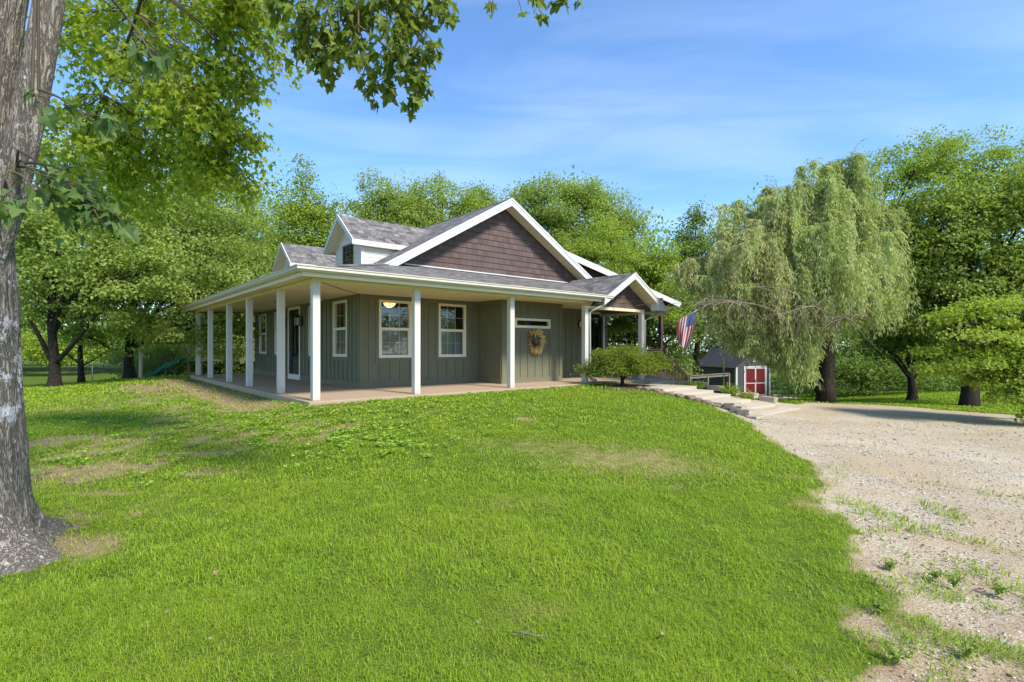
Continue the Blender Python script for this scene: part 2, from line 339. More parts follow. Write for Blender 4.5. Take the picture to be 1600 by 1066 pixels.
# value noise (vectorised)
def vnoise(X,Y,seed=0):
    xi=np.floor(X).astype(np.int64); yi=np.floor(Y).astype(np.int64); fx=X-xi; fy=Y-yi; fx=fx*fx*(3-2*fx); fy=fy*fy*(3-2*fy)
    def h(a,b):
        n=(a*374761393+b*668265263+seed*1442695041)&0xFFFFFFFF; n=((n^(n>>13))*1274126177)&0xFFFFFFFF; return ((n^(n>>16))&0xFFFF)/65535.0
    return (h(xi,yi)*(1-fx)+h(xi+1,yi)*fx)*(1-fy)+(h(xi,yi+1)*(1-fx)+h(xi+1,yi+1)*fx)*fy
def fbm(X,Y,sc,seed=0,o=4):
    s=0;a=.5;t=0
    for i in range(o): s=s+a*vnoise(X*sc,Y*sc,seed+i); t+=a; a*=.55; sc*=2.03
    return s/t
def poly_sd(X,Y,P):                              # signed distance, positive inside
    P=np.array(P); d=np.full(X.shape,1e9); ins=np.zeros(X.shape,bool)
    for i in range(len(P)):
        a=P[i]; b=P[(i+1)%len(P)]; e=b-a; wx=X-a[0]; wy=Y-a[1]; t=np.clip((wx*e[0]+wy*e[1])/(e@e+1e-12),0,1)
        d=np.minimum(d,np.hypot(wx-e[0]*t,wy-e[1]*t))
        c=((a[1]>Y)!=(b[1]>Y))&(X<(b[0]-a[0])*(Y-a[1])/(b[1]-a[1]+1e-15)+a[0]); ins^=c
    return np.where(ins,d,-d)
GP=[PG(*p) for p in [(1020,606),(1062,619),(1108,632),(1148,648),(1170,664),(1205,686),(1240,708),(1280,735),(1312,762),(1300,785),(1318,815),(1345,850),(1350,885),(1375,930),(1380,975),(1352,1020),(1352,1064)]]
GP=GP+[(GP[-1][0]*.7,.2),(1.0,-9),(14,-9),(30,3),(30,13.5),(17,14.2),PG(1600,650),PG(1480,641),PG(1380,633),PG(1270,629)]+[L2W(11.9,-4.6)[:2],L2W(10.9,-2.6)[:2],L2W(10.6,-.6)[:2]]+[L2W(9.0,-.6)[:2]]
def px_ell(px,py,rx,ry):                          # ellipse on the ground from a photo ellipse
    a=PG(px,py); b=PG(px+rx,py); c=PG(px,py-ry); d=PG(px,py+ry)
    return a[0],(c[1]+d[1])/2,abs(b[0]-a[0]),abs(c[1]-d[1])/2
DIRT=[px_ell(*e) for e in [(120,738,95,17),(215,728,60,8),(80,690,70,12),(330,690,60,5),(160,770,60,6),(60,860,110,35),(330,738,60,7),(440,665,50,5),(470,655,30,4),(590,668,25,3),(820,655,20,4),(700,870,70,14)]]
DIRTS=[1.15,.95,1.0,.6,.8,1.1,.6,.6,.55,.4,.7,.3]
WORN=[px_ell(*e)+(s_,) for e,s_ in [((170,720,280,62),1.1),((320,650,270,36),.95),((470,680,150,34),.75),((110,830,170,70),.85),((180,630,140,28),.9),((640,650,120,24),.5),((1010,740,260,60),.3)]]
STRAW=[px_ell(*e) for e in [(985,722,130,24),(860,700,120,14),(1060,735,60,10),(800,790,90,12),(1235,745,30,8),(1275,790,50,12),(820,960,90,22),(1000,760,90,8)]]
STRS=[1.0,.6,.8,.35,.6,.9,.3,.4]
def masks(X,Y):
    n1=fbm(X,Y,.9,3); n2=fbm(X,Y,3.5,17); n3=fbm(X,Y,11,29)
    sd=poly_sd(X,Y,GP); lx,ly=W2L(X,Y)
    wob=(n1-.5)*.9+(n2-.5)*.9+(n3-.5)*.35
    near=np.clip((7-Y)/5,0.12,1)
    gravel=np.clip(.5+(sd+wob*(.25+1.1*near)+.04*near)/(.14+.30*near),0,1)
    gravel=np.where((ly>-.3)&(lx<12.3)&(lx>-.3),0,gravel)
    dirt=np.zeros_like(X)
    for (cx,cy,rx,ry),s in zip(DIRT,DIRTS):
        q=np.sqrt(((X-cx)/rx)**2+((Y-cy)/ry)**2); dirt=np.maximum(dirt,s*np.clip(1.35-q+(n2-.5)*1.6+(n3-.5)*.9,0,1))
    for cx,cy,rx,ry,s_ in WORN:
        q=np.sqrt(((X-cx)/rx)**2+((Y-cy)/ry)**2); dirt=np.maximum(dirt,s_*np.clip(1.3-q,0,1)*np.clip((n2-.38)*4+(n3-.5)*1.5,0,1))
    # bare strip beside the porch floor
    q=1-np.clip(np.abs(lx+.85)/.75,0,1); strip=np.where((ly>-.4)&(ly<13.6),q,0)*np.clip((ly+.4)/1.0,0,1)
    dirt=np.maximum(dirt,np.clip(strip*1.9+(n2-.5)*1.1,0,1)*np.where(lx<.1,1,0))
    q=1-np.clip(np.hypot((lx+2.0)/1.3,(ly-9)/4.),0,1); dirt=np.maximum(dirt,np.clip(q*1.3+(n2-.55)*1.6,0,1)*(q>0))
    straw=np.zeros_like(X)
    for (cx,cy,rx,ry),s in zip(STRAW,STRS):
        q=np.sqrt(((X-cx)/rx)**2+((Y-cy)/ry)**2); straw=np.maximum(straw,s*np.clip((1.25-q)*.9+(n2-.5)*1.1+(n3-.5)*.7,0,1))
    dirt=np.clip((dirt-.30)*2.6+(n3-.5)*1.3*(dirt>.12),0,1); straw=np.clip((straw-.12)*1.0+(n3-.5)*1.1*(straw>.06),0,1)
    # mulch bed at the portico shrub
    mul=np.clip(1.3-np.hypot((lx-8.75)/1.5,(ly+1.45)/.85)+(n2-.5)*.6,0,1)*np.where(ly<-.25,1,0)
    return gravel,dirt,straw,mul,n1,n2,n3

def axis(lo,a,b,hi,step,g=1.13):
    mid=list(np.arange(a,b+1e-6,step)); l=[];s=step;x=a
    while x>lo: s*=g; x-=s; l.append(x)
    r=[];s=step;x=mid[-1]
    while x<hi: s*=g; x+=s; r.append(x)
    return np.array(l[::-1]+mid+r)
def ground_mat():
    m,nt,b,_=mat_new('ground_soil_and_gravel'); v=coords(nt,'Object')
    g=attr(nt,'gravel'); d=attr(nt,'dirt'); s=attr(nt,'straw'); mu=attr(nt,'mulch')
    nb=noise_(nt,v,.5,4,.6); nf=noise_(nt,v,45,5,.75); nm=noise_(nt,v,6,5,.65)
    grass=ramp(nt,nm,[(.25,(.05,.085,.008)),(.5,(.09,.14,.012)),(.75,(.16,.19,.022))])
    grass=mixc(nt,math_(nt,'MULTIPLY',nf,.5),grass,(.06,.075,.015))
    soil=ramp(nt,nf,[(.25,(.13,.085,.045)),(.5,(.26,.185,.105)),(.75,(.36,.28,.175))])
    soil=mixc(nt,math_(nt,'MULTIPLY',nm,.6),soil,(.29,.20,.11))
    strw=ramp(nt,nf,[(.3,(.17,.14,.05)),(.6,(.33,.27,.12)),(.8,(.42,.36,.2))])
    vo=N(nt,'ShaderNodeTexVoronoi'); vo.inputs['Scale'].default_value=62; nt.links.new(v,vo.inputs['Vector'])
    vo2=N(nt,'ShaderNodeTexVoronoi'); vo2.inputs['Scale'].default_value=140; nt.links.new(v,vo2.inputs['Vector'])
    sepc=N(nt,'ShaderNodeSeparateColor'); nt.links.new(vo.outputs['Color'],sepc.inputs[0])
    sepc2=N(nt,'ShaderNodeSeparateColor'); nt.links.new(vo2.outputs['Color'],sepc2.inputs[0])
    gr=ramp(nt,sepc.outputs[0],[(0,(.20,.155,.10)),(.25,(.52,.44,.315)),(.5,(.56,.485,.36)),(.62,(.36,.30,.22)),(.85,(.63,.565,.45)),(1,(.74,.69,.60))])
    gr2=ramp(nt,sepc2.outputs[0],[(0,(.17,.13,.09)),(.3,(.50,.425,.31)),(.6,(.58,.505,.38)),(1,(.72,.66,.55))])
    gr=mixc(nt,.5,gr,gr2)
    gr=mixc(nt,math_(nt,'MULTIPLY',math_(nt,'GREATER_THAN',vo.outputs['Distance'],.62),.6),gr,(.12,.10,.08))
    gl=ramp(nt,nb,[(.35,(.90,.87,.82)),(.65,(1.18,1.17,1.16))]); gr=mixc(nt,1.0,gr,gl,'MULTIPLY')
    tan=ramp(nt,math_(nt,'ADD',noise_(nt,v,1.3,5,.65),math_(nt,'MULTIPLY',nm,.25)),[(.5,(0,)),(.72,(1,))]); gr=mixc(nt,math_(nt,'MULTIPLY',tan,.55),gr,(.46,.34,.19))
    edge=ramp(nt,math_(nt,'ADD',g,math_(nt,'MULTIPLY',math_(nt,'SUBTRACT',nm,.5),.8)),[(.45,(1,)),(1.0,(0,))]); gr=mixc(nt,math_(nt,'MULTIPLY',edge,.7),gr,mixc(nt,nf,(.24,.15,.08),(.50,.37,.23)))
    sy=N(nt,'ShaderNodeSeparateXYZ'); nt.links.new(v,sy.inputs[0]); wn=ramp(nt,math_(nt,'MULTIPLY',sy.outputs[1],.1),[(.24,(1,)),(.52,(0,))]); wm=math_(nt,'MULTIPLY',wn,ramp(nt,math_(nt,'ADD',noise_(nt,v,1.9,6,.68),math_(nt,'MULTIPLY',nf,.12)),[(.5,(0,)),(.66,(1,))])); gr=mixc(nt,math_(nt,'MULTIPLY',wm,.8),gr,mixc(nt,nf,(.17,.105,.06),(.42,.29,.18)))
    c=mixc(nt,s,grass,strw); c=mixc(nt,d,c,soil)
    gm=ramp(nt,math_(nt,'ADD',g,math_(nt,'MULTIPLY',math_(nt,'SUBTRACT',nf,.5),.5)),[(.28,(0,)),(.52,(1,))])
    c=mixc(nt,gm,c,mixc(nt,1.0,gr,(.90,.905,.89),'MULTIPLY'))
    ml=ramp(nt,nf,[(.3,(.05,.03,.02)),(.7,(.2,.12,.08))]); c=mixc(nt,mu,c,ml)
    nt.links.new(c,b.inputs['Base Color']); b.inputs['Roughness'].default_value=.97; b.inputs['Specular IOR Level'].default_value=.12
    h=math_(nt,'ADD',math_(nt,'MULTIPLY',nf,1.0),math_(nt,'MULTIPLY',vo.outputs['Distance'],-.8)); bump(nt,b,h,.6,.012); return m
M['ground']=ground_mat()
xs=axis(-160,-9,13.5,160,.11); ys=axis(-70,1.2,17.5,190,.11)
GX,GY=np.meshgrid(xs,ys); gz=terr(GX,GY)
GRV,DRT,STW,MUL,_,N2,N3=masks(GX,GY)
fade=np.exp(-np.hypot(GX,GY)/14)
gz=gz+((N2-.5)*.05+(N3-.5)*.02)*fade-DRT*.02-GRV*.015
lx,ly=W2L(GX,GY); gz=np.where((lx>-.1)&(lx<12)&(ly>-.1)&(ly<13),np.minimum(gz,-.12),gz)
nx,ny=len(xs),len(ys); V=np.stack((GX.ravel(),GY.ravel(),gz.ravel()),1)
ii=np.arange(ny-1)[:,None]*nx+np.arange(nx-1)[None,:]; quads=np.stack((ii,ii+1,ii+1+nx,ii+nx),-1).reshape(-1,4)
gq=GRV.ravel()[quads].mean(1)>.5
def sub_ground(name,sel,label,kind='structure'):
    q=quads[sel]; used,inv=np.unique(q.ravel(),return_inverse=True)
    o=np_mesh(name,V[used],inv.astype(np.int32),np.full(len(q),4),M['ground'],dict(gravel=GRV.ravel()[used],dirt=DRT.ravel()[used],straw=STW.ravel()[used],mulch=MUL.ravel()[used]),smooth=True)
    tag(o,label,None,None,kind); return o
sub_ground('lawn',~gq,'gently sloping lawn with bare and straw coloured patches')
sub_ground('gravel_driveway',gq,'pale gravel driveway running along the lawn')
def gz_at(X,Y): return tz(X,Y)

# ------------------------------------------------------------------ grass
def grass_mat():
    m,nt,b,out=mat_new('grass_blades'); r=attr(nt,'rnd'); dr=attr(nt,'dry')
    c=ramp(nt,r,[(0,(.13,.225,.016)),(.5,(.24,.375,.028)),(.85,(.365,.495,.045)),(1,(.54,.52,.14))])
    n=noise_(nt,coords(nt,'Object'),.45,4,.6); c=mixc(nt,ramp(nt,n,[(.35,(0,)),(.7,(.6,))]),c,(.39,.475,.04))
    c=mixc(nt,dr,c,(.46,.38,.16))
    nt.links.new(c,b.inputs['Base Color']); b.inputs['Roughness'].default_value=.6; b.inputs['Specular IOR Level'].default_value=.12
    t=N(nt,'ShaderNodeBsdfTranslucent'); nt.links.new(mixc(nt,1.0,c,(1.2,1.3,.5),'MULTIPLY'),t.inputs[0])
    mx=N(nt,'ShaderNodeMixShader'); mx.inputs[0].default_value=.35; nt.links.new(b.outputs[0],mx.inputs[1]); nt.links.new(t.outputs[0],mx.inputs[2]); nt.links.new(mx.outputs[0],out.inputs[0]); return m
M['grass']=grass_mat()
PADS=[]   # concrete pads in plan, filled in below
pad_y=[-2.32,-2.85,-3.33,-4.0,-4.52,-5.02]; pad_z=[-.075,-.165,-.25,-.325,-.425,-.515]
PADX=[(8.66,10.43),(8.66,10.44),(8.64,10.5),(8.72,10.25),(8.66,10.49),(8.63,10.86)]
def blades(name,zones,mat,label,dens_fn,hmul=1.0):
    P=[];W=[];H=[];D=[]
    for (y0,y1,dens,w,h) in zones:
        area=1.15*(y1*y1-y0*y0)+2*(y1-y0); n=int(area*dens)
        y=np.sqrt(RNG.random(n)*(y1*y1-y0*y0)+y0*y0); x=(RNG.random(n)*2-1)*(1.12*y+.6)
        k=dens_fn(x,y); keep=RNG.random(n)<k[0]; x=x[keep];y=y[keep]
        P.append(np.stack((x,y),1)); nn=len(x); W.append(np.full(nn,w)*(.7+.6*RNG.random(nn))); H.append(h*(.45+.85*RNG.random(nn)**1.3)*k[2][keep]); D.append(k[1][keep])
    P=np.concatenate(P);W=np.concatenate(W);H=np.concatenate(H)*hmul;D=np.concatenate(D); n=len(P)
    z=terr(P[:,0],P[:,1]); n2=fbm(P[:,0],P[:,1],3.5,17); n3=fbm(P[:,0],P[:,1],11,29); z=z+((n2-.5)*.05+(n3-.5)*.02)*np.exp(-np.hypot(P[:,0],P[:,1])/14)-.008
    a=RNG.random(n)*2*np.pi; lean=(RNG.random(n)**.6)*1.7+.1; b=a+np.pi/2+(RNG.random(n)-.5)*.8
    dx=np.cos(a);dy=np.sin(a);ex=np.cos(b);ey=np.sin(b)
    base=np.stack((P[:,0],P[:,1],z),1); side=np.stack((ex,ey,0*ex),1)*W[:,None]*.5; dr=np.stack((dx,dy,0*dx),1)
    up=np.array([0,0,1.0])
    mid=base+dr*(H*lean*.3)[:,None]+up*(H*.6)[:,None]; tip=base+dr*(H*lean*.95)[:,None]+up*(H*np.maximum(.22,1.05-.42*lean))[:,None]
    VV=np.stack((base-side,base+side,mid+side*.75,mid-side*.75,tip),1).reshape(-1,3)
    o5=np.arange(n)[:,None]*5; idx=np.concatenate((o5+np.array([0,1,2,3]),o5+np.array([3,2,4])),1).ravel()
    sizes=np.tile([4,3],n); r=np.clip(RNG.random(n)*.75+.25*RNG.random(n),0,1)
    o=np_mesh(name,VV,idx,sizes,mat,dict(rnd=np.repeat(r,5),dry=np.repeat(D,5)))
    tag(o,label,None,None,'stuff'); return o
TRUNK=(-4.10,3.75)
def lawn_density(x,y):
    g,d,s,mu,n1,n2,n3=masks(x,y); lx,ly=W2L(x,y)
    k=np.clip(1-g*1.12,0,1)*np.where(g>.05,np.clip(fbm(x,y,5,91,3)*2.4-.55,.05,1.15),1)*(1-np.clip(d*1.1,0,.86))*(1-.3*s)*(1-np.clip(mu*1.5,0,1))
    k=k*(.45+.7*np.clip(n2*1.5-.2,0,1))*np.clip(.35+1.3*n3,.3,1.2)
    k[(lx>-.27)&(lx<12.2)&(ly>-.3)&(ly<13.1)]=0
    for (a,b),py in zip(PADX,pad_y): k[(lx>a-.25)&(lx<b+1.5)&(ly>py-.1)&(ly<py+1.2)]=0
    k[np.hypot(x-TRUNK[0],y-TRUNK[1])<.42]=0
    dry=np.clip(s*.85*(.4+RNG.random(len(x))*.8)+.55*(RNG.random(len(x))<.05)+.35*g*RNG.random(len(x))+.3*d*RNG.random(len(x)),0,1)
    hh=(.45+.7*n1+.55*np.clip((n2-.35)*1.6,0,1))*(1-.45*s)*np.where((lx<1)&(lx>-2.5)&(ly>-1),.8,1)
    return k,dry,hh
blades('lawn_grass',[(1.1,3.2,15500,.0026,.052),(3.2,5.5,8200,.004,.054),(5.5,9,3300,.0072,.056),(9,14,1200,.013,.06),(14,30,300,.035,.07)],M['grass'],'short bright green lawn grass covering the slope',lawn_density)

def lawn_weeds():
    C=[]
    for (px,py,rx,ry,n) in [(560,672,110,26,360),(430,650,90,18,200),(640,640,80,14,160),(330,690,90,30,160),(180,660,90,25,140),(120,710,70,30,110),(760,640,120,14,90),(300,640,90,14,120),(560,700,80,14,120)]:
        cx,cy,ex,ey=px_ell(px,py,rx,ry); k=int(n*.55); C.append(np.stack((cx+RNG.normal(size=k)*ex*.8,cy+RNG.normal(size=k)*ey*.8),1))
    C=np.concatenate(C); k=masks(C[:,0],C[:,1]); C=C[(k[0]<.2)&(RNG.random(len(C))<1-k[1]*.7)]; lx,ly=W2L(C[:,0],C[:,1]); C=C[~((lx>-.3)&(ly>-.35)&(lx<12))]
    rep=np.repeat(np.arange(len(C)),9); n=len(rep); a=RNG.random(n)*6.283; q=.02+.06*RNG.random(n); x=C[rep,0]+np.cos(a)*q; y=C[rep,1]+np.sin(a)*q
    P=np.stack((x,y,terr(x,y)+.03+.03*RNG.random(n)),1); o=leaf_mesh('broadleaf_weeds',P,np.stack((np.cos(a),np.sin(a),.25+0*a),1),np.array([0,0,1.])+.35*RNG.normal(size=(n,3)),.03+.035*RNG.random(n),LM['lawnweed'],KITE*np.array([1.1,1]),.12); tag(o,'low broadleaf weeds and clover spread through the upper lawn',None,None,'stuff')
# ------------------------------------------------------------------ pebbles and weeds on the drive
def pebble_mat():
    m,nt,b,_=mat_new('pebbles'); c=ramp(nt,attr(nt,'rnd'),[(0,(.16,.12,.085)),(.3,(.40,.33,.24)),(.6,(.56,.50,.40)),(.85,(.74,.70,.62)),(1,(.40,.22,.12))])
    c=mixc(nt,math_(nt,'MULTIPLY',noise_(nt,coords(nt,'Object'),60,4,.7),.5),c,(.3,.25,.2)); nt.links.new(c,b.inputs['Base Color']); b.inputs['Roughness'].default_value=.9; return m
M['pebble']=pebble_mat()
def pebbles(name,label):
    P=[];S=[]
    for y0,y1,dens,s in ((1.2,4,700,.008),(4,7.5,330,.011),(7.5,12,130,.016)):
        n=int(1.15*(y1*y1-y0*y0)*dens); y=np.sqrt(RNG.random(n)*(y1*y1-y0*y0)+y0*y0); x=(RNG.random(n)*1.15)*1.05*y+.1
        g=masks(x,y)[0]; keep=RNG.random(n)<np.clip(g*1.2-.2,0,1)*np.clip(fbm(x,y,1.7,5)*2.2-.5,.08,1); P.append(np.stack((x[keep],y[keep]),1)); S.append(s*(.35+1.1*RNG.random(keep.sum())**2.2))
    P=np.concatenate(P);S=np.concatenate(S); n=len(P); z=terr(P[:,0],P[:,1])-.014
    base=np.array([(1,0,0),(.3,.9,0),(-.8,.6,0),(-.8,-.6,0),(.3,-.9,0),(0.1,0,.75),(0,0,-.6)])
    a=RNG.random(n)*6.283; ca,sa=np.cos(a)[:,None],np.sin(a)[:,None]
    j=base[None]*(1+.35*(RNG.random((n,7,3))-.5)); j=j*np.stack((.7+.8*RNG.random(n),.6+.5*RNG.random(n),.5+.6*RNG.random(n)),1)[:,None,:]
    x=j[:,:,0]*ca-j[:,:,1]*sa; y=j[:,:,0]*sa+j[:,:,1]*ca
    VV=np.stack((P[:,0:1]+x*S[:,None],P[:,1:2]+y*S[:,None],z[:,None]+j[:,:,2]*S[:,None]+S[:,None]*.25),-1).reshape(-1,3)
    tri=np.array([[0,1,5],[1,2,5],[2,3,5],[3,4,5],[4,0,5],[1,0,6],[2,1,6],[3,2,6],[4,3,6],[0,4,6]])
    idx=(np.arange(n)[:,None,None]*7+tri[None]).ravel()
    o=np_mesh(name,VV,idx,np.full(n*10,3),M['pebble'],dict(rnd=np.repeat(RNG.random(n),7))); tag(o,label,None,None,'stuff')
pebbles('loose_gravel','loose pale gravel stones scattered over the driveway')
def weed_density(x,y):
    g,d,s,mu,n1,n2,n3=masks(x,y); z=fbm(x,y,2.6,77,3); q=np.clip((z-.52)*6,0,1)*np.clip(g*3,0,1)*np.where(g>.15,1,0)
    q=q*np.clip((7.0-y)/2.5,0,1)
    return q,.25*RNG.random(len(x)),.6+1.3*np.clip((z-.55)*4,0,1)
blades('driveway_weeds',[(1.1,3.4,3600,.0045,.045),(3.4,7,900,.008,.05)],M['grass'],'scattered green weeds growing through the gravel edge',weed_density)

# ------------------------------------------------------------------ leaves, crowns, trees
def unit(a): return a/np.maximum(np.linalg.norm(a,axis=-1,keepdims=True),1e-9)
MAPLE=np.array([(0,0),(.16,.06),(.42,-.06),(.36,.16),(.58,.36),(.34,.40),(.22,.46),(.20,.70),(0,1.0),(-.20,.70),(-.22,.46),(-.34,.40),(-.58,.36),(-.36,.16),(-.42,-.06),(-.16,.06)])
KITE=np.array([(0,0),(.36,.42),(0,1.0),(-.36,.42)])
LANCE=np.array([(0,0),(.09,.4),(0,1.0),(-.09,.4)])
def leaf_mesh(name,P,T,Nn,S,mat,shape=KITE,fold=.18,parent=None,rnd=None,droop=.12):
    n=len(P); T=unit(T); Nn=unit(Nn-(Nn*T).sum(-1,keepdims=True)*T); B=np.cross(T,Nn)
    k=len(shape); sx=shape[:,0];sy=shape[:,1]
    VV=P[:,None,:]+S[:,None,None]*(B[:,None,:]*sx[None,:,None]+T[:,None,:]*sy[None,:,None]+Nn[:,None,:]*((np.abs(sx)*fold*2-sy*sy*droop)[None,:,None]))
    VV=VV.reshape(-1,3)
    if k==4: idx=(np.arange(n)[:,None]*4+np.array([[0,1,2,0,2,3]])).reshape(-1); sizes=np.full(n*2,3)
    else:
        t=[]
        for i in range(1,k-1):
            t+= [0,i,i+1]
        # fan from the blade centre
        VV=VV.reshape(n,k,3); ctr=P+S[:,None]*T*.32; VV=np.concatenate((VV,ctr[:,None,:]),1).reshape(-1,3)
        t=[]
        for i in range(k): t+=[k,i,(i+1)%k]
        idx=(np.arange(n)[:,None]*(k+1)+np.array([t])).reshape(-1); sizes=np.full(n*k,3); k=k+1
    if rnd is None: rnd=RNG.random(n)
    return np_mesh(name,VV,idx,sizes,mat,dict(rnd=np.repeat(rnd,k)),parent=parent)
def crown_points(blobs,n_clump,rc,per,shell=.55,flat=.6,seed=0,gap=-.10):
    """blobs: (cx,cy,cz,rx,ry,rz). returns leaf positions, outward vector, clump centres"""
    rg=np.random.default_rng(seed+100); B=np.array(blobs,float)
    vol=(B[:,3]*B[:,4]*B[:,5])**.7; cnt=np.maximum(3,(n_clump*vol/vol.sum())).astype(int)
    C=[];O=[]
    for b,c in zip(B,cnt):
        d=unit(rg.normal(size=(c,3))); d[:,2]=np.where(d[:,2]<-.5,d[:,2]*.5,d[:,2])
        lump=1+.22*np.sin(d[:,0]*5+b[0]*3+seed)*np.cos(d[:,1]*6+b[1])+.16*np.sin(d[:,2]*9+d[:,0]*7+seed*2)
        r=(shell+(1-shell)*rg.random(c)**.6)*lump
        C.append(b[:3]+d*r[:,None]*b[3:6]); O.append(d)
    C=np.concatenate(C);O=np.concatenate(O)
    if gap is not None:
        f=.62/max(rc,.25); nz=np.array([mnoise.noise(Vector((c[0]*f+seed*3.1,c[1]*f,c[2]*f*1.35))) for c in C]); kp=nz>gap; C=C[kp];O=O[kp]
    n=len(C)
    sz=rc*(.55+.9*rg.random(n)); k=np.maximum(4,(per*(.4+1.2*rg.random(n)))).astype(int)
    rep=np.repeat(np.arange(n),k); g=rg.normal(size=(len(rep),3)); g=g/np.maximum(1,np.linalg.norm(g,axis=1,keepdims=True)/1.6)
    g[:,2]*=flat
    # the sprays dip at their outer ends
    h=np.hypot(g[:,0],g[:,1]); g[:,2]-=.22*h*h
    P=C[rep]+g*sz[rep][:,None]*.62
    return P,unit(O[rep]+.5*g),C,rep,rg
def bez(a,b,c,n=8):
    a,b,c=Vector(a),Vector(b),Vector(c); return [a*(1-t)**2+b*(2*t*(1-t))+c*t*t for t in [i/n for i in range(n+1)]]
def tree(name,base,blobs,label,leaf,size,n_clump,rc,per,trunk_r,trunk_top,cat='tree',group=None,shape=KITE,seed=0,shell=.55,flat=.6,limbs=None,barkm='bark2',twigs=120,lean=(0,0),bare=None,root_flare=1.5,gap=-.10):
    """blobs in world space; everything is made relative to the base."""
    base=Vector(base); rel=[(b[0]-base.x,b[1]-base.y,b[2]-base.z,b[3],b[4],b[5]) for b in blobs]
    root=empty(name,base,0,label,cat,group); rs=random.Random(seed)
    P,O,C,rep,rg=crown_points(rel,n_clump,rc,per,shell,flat,seed,gap)
    up=np.array([0,0,1.]); n=len(P)
    Nn=unit(up*.75+O*.5+rg.normal(size=(n,3))*.5); T=unit(O*.7+rg.normal(size=(n,3))*.8-up*.35)
    cr=np.clip(rg.normal(size=len(C))*.2+.5,0,1)[rep]
    leaf_mesh('crown',P,T,Nn,size*(.65+.7*rg.random(n)),LM[leaf],shape,parent=root,rnd=np.clip(cr+.25*rg.normal(size=n),0,1))
    mb=MB(); top=Vector((lean[0],lean[1],trunk_top)); pts=[]; rad=[]
    for i in range(13):
        t=i/12; p=Vector((lean[0]*t*t,lean[1]*t*t,-.15+(trunk_top+.15)*t)); p.x+=.07*trunk_r*8*math.sin(t*5+seed)*t; p.y+=.05*trunk_r*8*math.cos(t*4+seed)*t
        pts.append(p); fl=1+(root_flare-1)*math.exp(-max(0,p.z)/(trunk_r*1.6)); rad.append(trunk_r*fl*(1-.45*t))
    mb.tube(pts,rad,14); top=pts[-1]
    ends=[Vector(b[:3]) for b in rel]; rs.shuffle(ends)
    for j,e in enumerate(ends):
        t0=.55+.45*rs.random(); s=pts[int(t0*12)]; md=s.lerp(e,.5)+Vector((rs.uniform(-.3,.3),rs.uniform(-.3,.3),.35*abs(e.z-s.z)*.5)); r0=trunk_r*(.28+.22*rs.random())
        path=bez(s,md,e,9); mb.tube(path,[r0*(1-.72*i/9) for i in range(10)],8)
        near=[c for c in C if (Vector(c)-e).length<1.6*max(rel[j%len(rel)][3:6])]
        rs.shuffle(near)
        for c in near[:max(2,int(twigs/len(ends)))]:
            k=rs.randint(3,9); st=path[k]; c=Vector(c); mid=st.lerp(c,.5)+Vector((0,0,.2*rs.uniform(-1,1.5)))
            mb.tube(bez(st,mid,c,4),[r0*.24*(1-.2*i) for i in range(5)],5,cap=False)
    if limbs:
        for (s,m_,e,r) in limbs: mb.tube(bez(Vector(s)-base,Vector(m_)-base,Vector(e)-base,10),[r*(1-.6*i/10) for i in range(11)],9)
    mb.build('trunk',M[barkm],root)
    return root
def blob_px(px,py,d,rx,ry,rd=None):
    p=PD(px,py,d); k=d/F; return (p.x,p.y,p.z,rx*k,(rd if rd else rx*k),ry*k)
def base_px(px,d): X=(px-PCX)/F*d; return (X,d,tz(X,d)-.02)

# ================================================================== THE HOUSE (plan coordinates: x along the gable front, y along the side porch)
ROT=math.radians(40.3)
house=empty('house',L2W(0,0,0),ROT,'olive green farmhouse with white posted wraparound porch, brown shake gable and grey shingled roof','house')
ZS=2.47                                               # porch ceiling height
def wall_open(mb, org, ud, nd, L, z0, z1, ops, th=.14):
    """wall face with rectangular openings (u0,u1,z0,z1); nd is the outward normal."""
    org=Vector(org);ud=Vector(ud);nd=Vector(nd)
    us=sorted(set([0,L]+[a for o in ops for a in o[:2]])); zs=sorted(set([z0,z1]+[a for o in ops for a in o[2:]]))
    P=lambda u,z,d: org+ud*u+Vector((0,0,z))-nd*d
    for i in range(len(us)-1):
        for j in range(len(zs)-1):
            uc=(us[i]+us[i+1])/2; zc=(zs[j]+zs[j+1])/2
            if any(o[0]<uc<o[1] and o[2]<zc<o[3] for o in ops): continue
            for d in (0,th):
                q=[P(us[i],zs[j],d),P(us[i+1],zs[j],d),P(us[i+1],zs[j+1],d),P(us[i],zs[j+1],d)]
                mb.face(q if d==0 else q[::-1])
    for (a,b,c,e) in ops:
        mb.face([P(a,c,0),P(a,e,0),P(a,e,th),P(a,c,th)]); mb.face([P(b,e,0),P(b,c,0),P(b,c,th),P(b,e,th)])
        mb.face([P(a,e,0),P(b,e,0),P(b,e,th),P(a,e,th)]); mb.face([P(b,c,0),P(a,c,0),P(a,c,th),P(b,c,th)])
def plate(mb, org, ud, nd, u0,u1,z0,z1,d0,d1):        # a board on a wall
    org=Vector(org);ud=Vector(ud);nd=Vector(nd); P=lambda u,z,d: org+ud*u+Vector((0,0,z))+nd*d
    A=[P(u0,z0,d0),P(u1,z0,d0),P(u1,z1,d0),P(u0,z1,d0)]; B=[P(u0,z0,d1),P(u1,z0,d1),P(u1,z1,d1),P(u0,z1,d1)]
    mb.face(B); mb.face(A[::-1])
    for i in range(4): j=(i+1)%4; mb.face([A[i],A[j],B[j],B[i]])
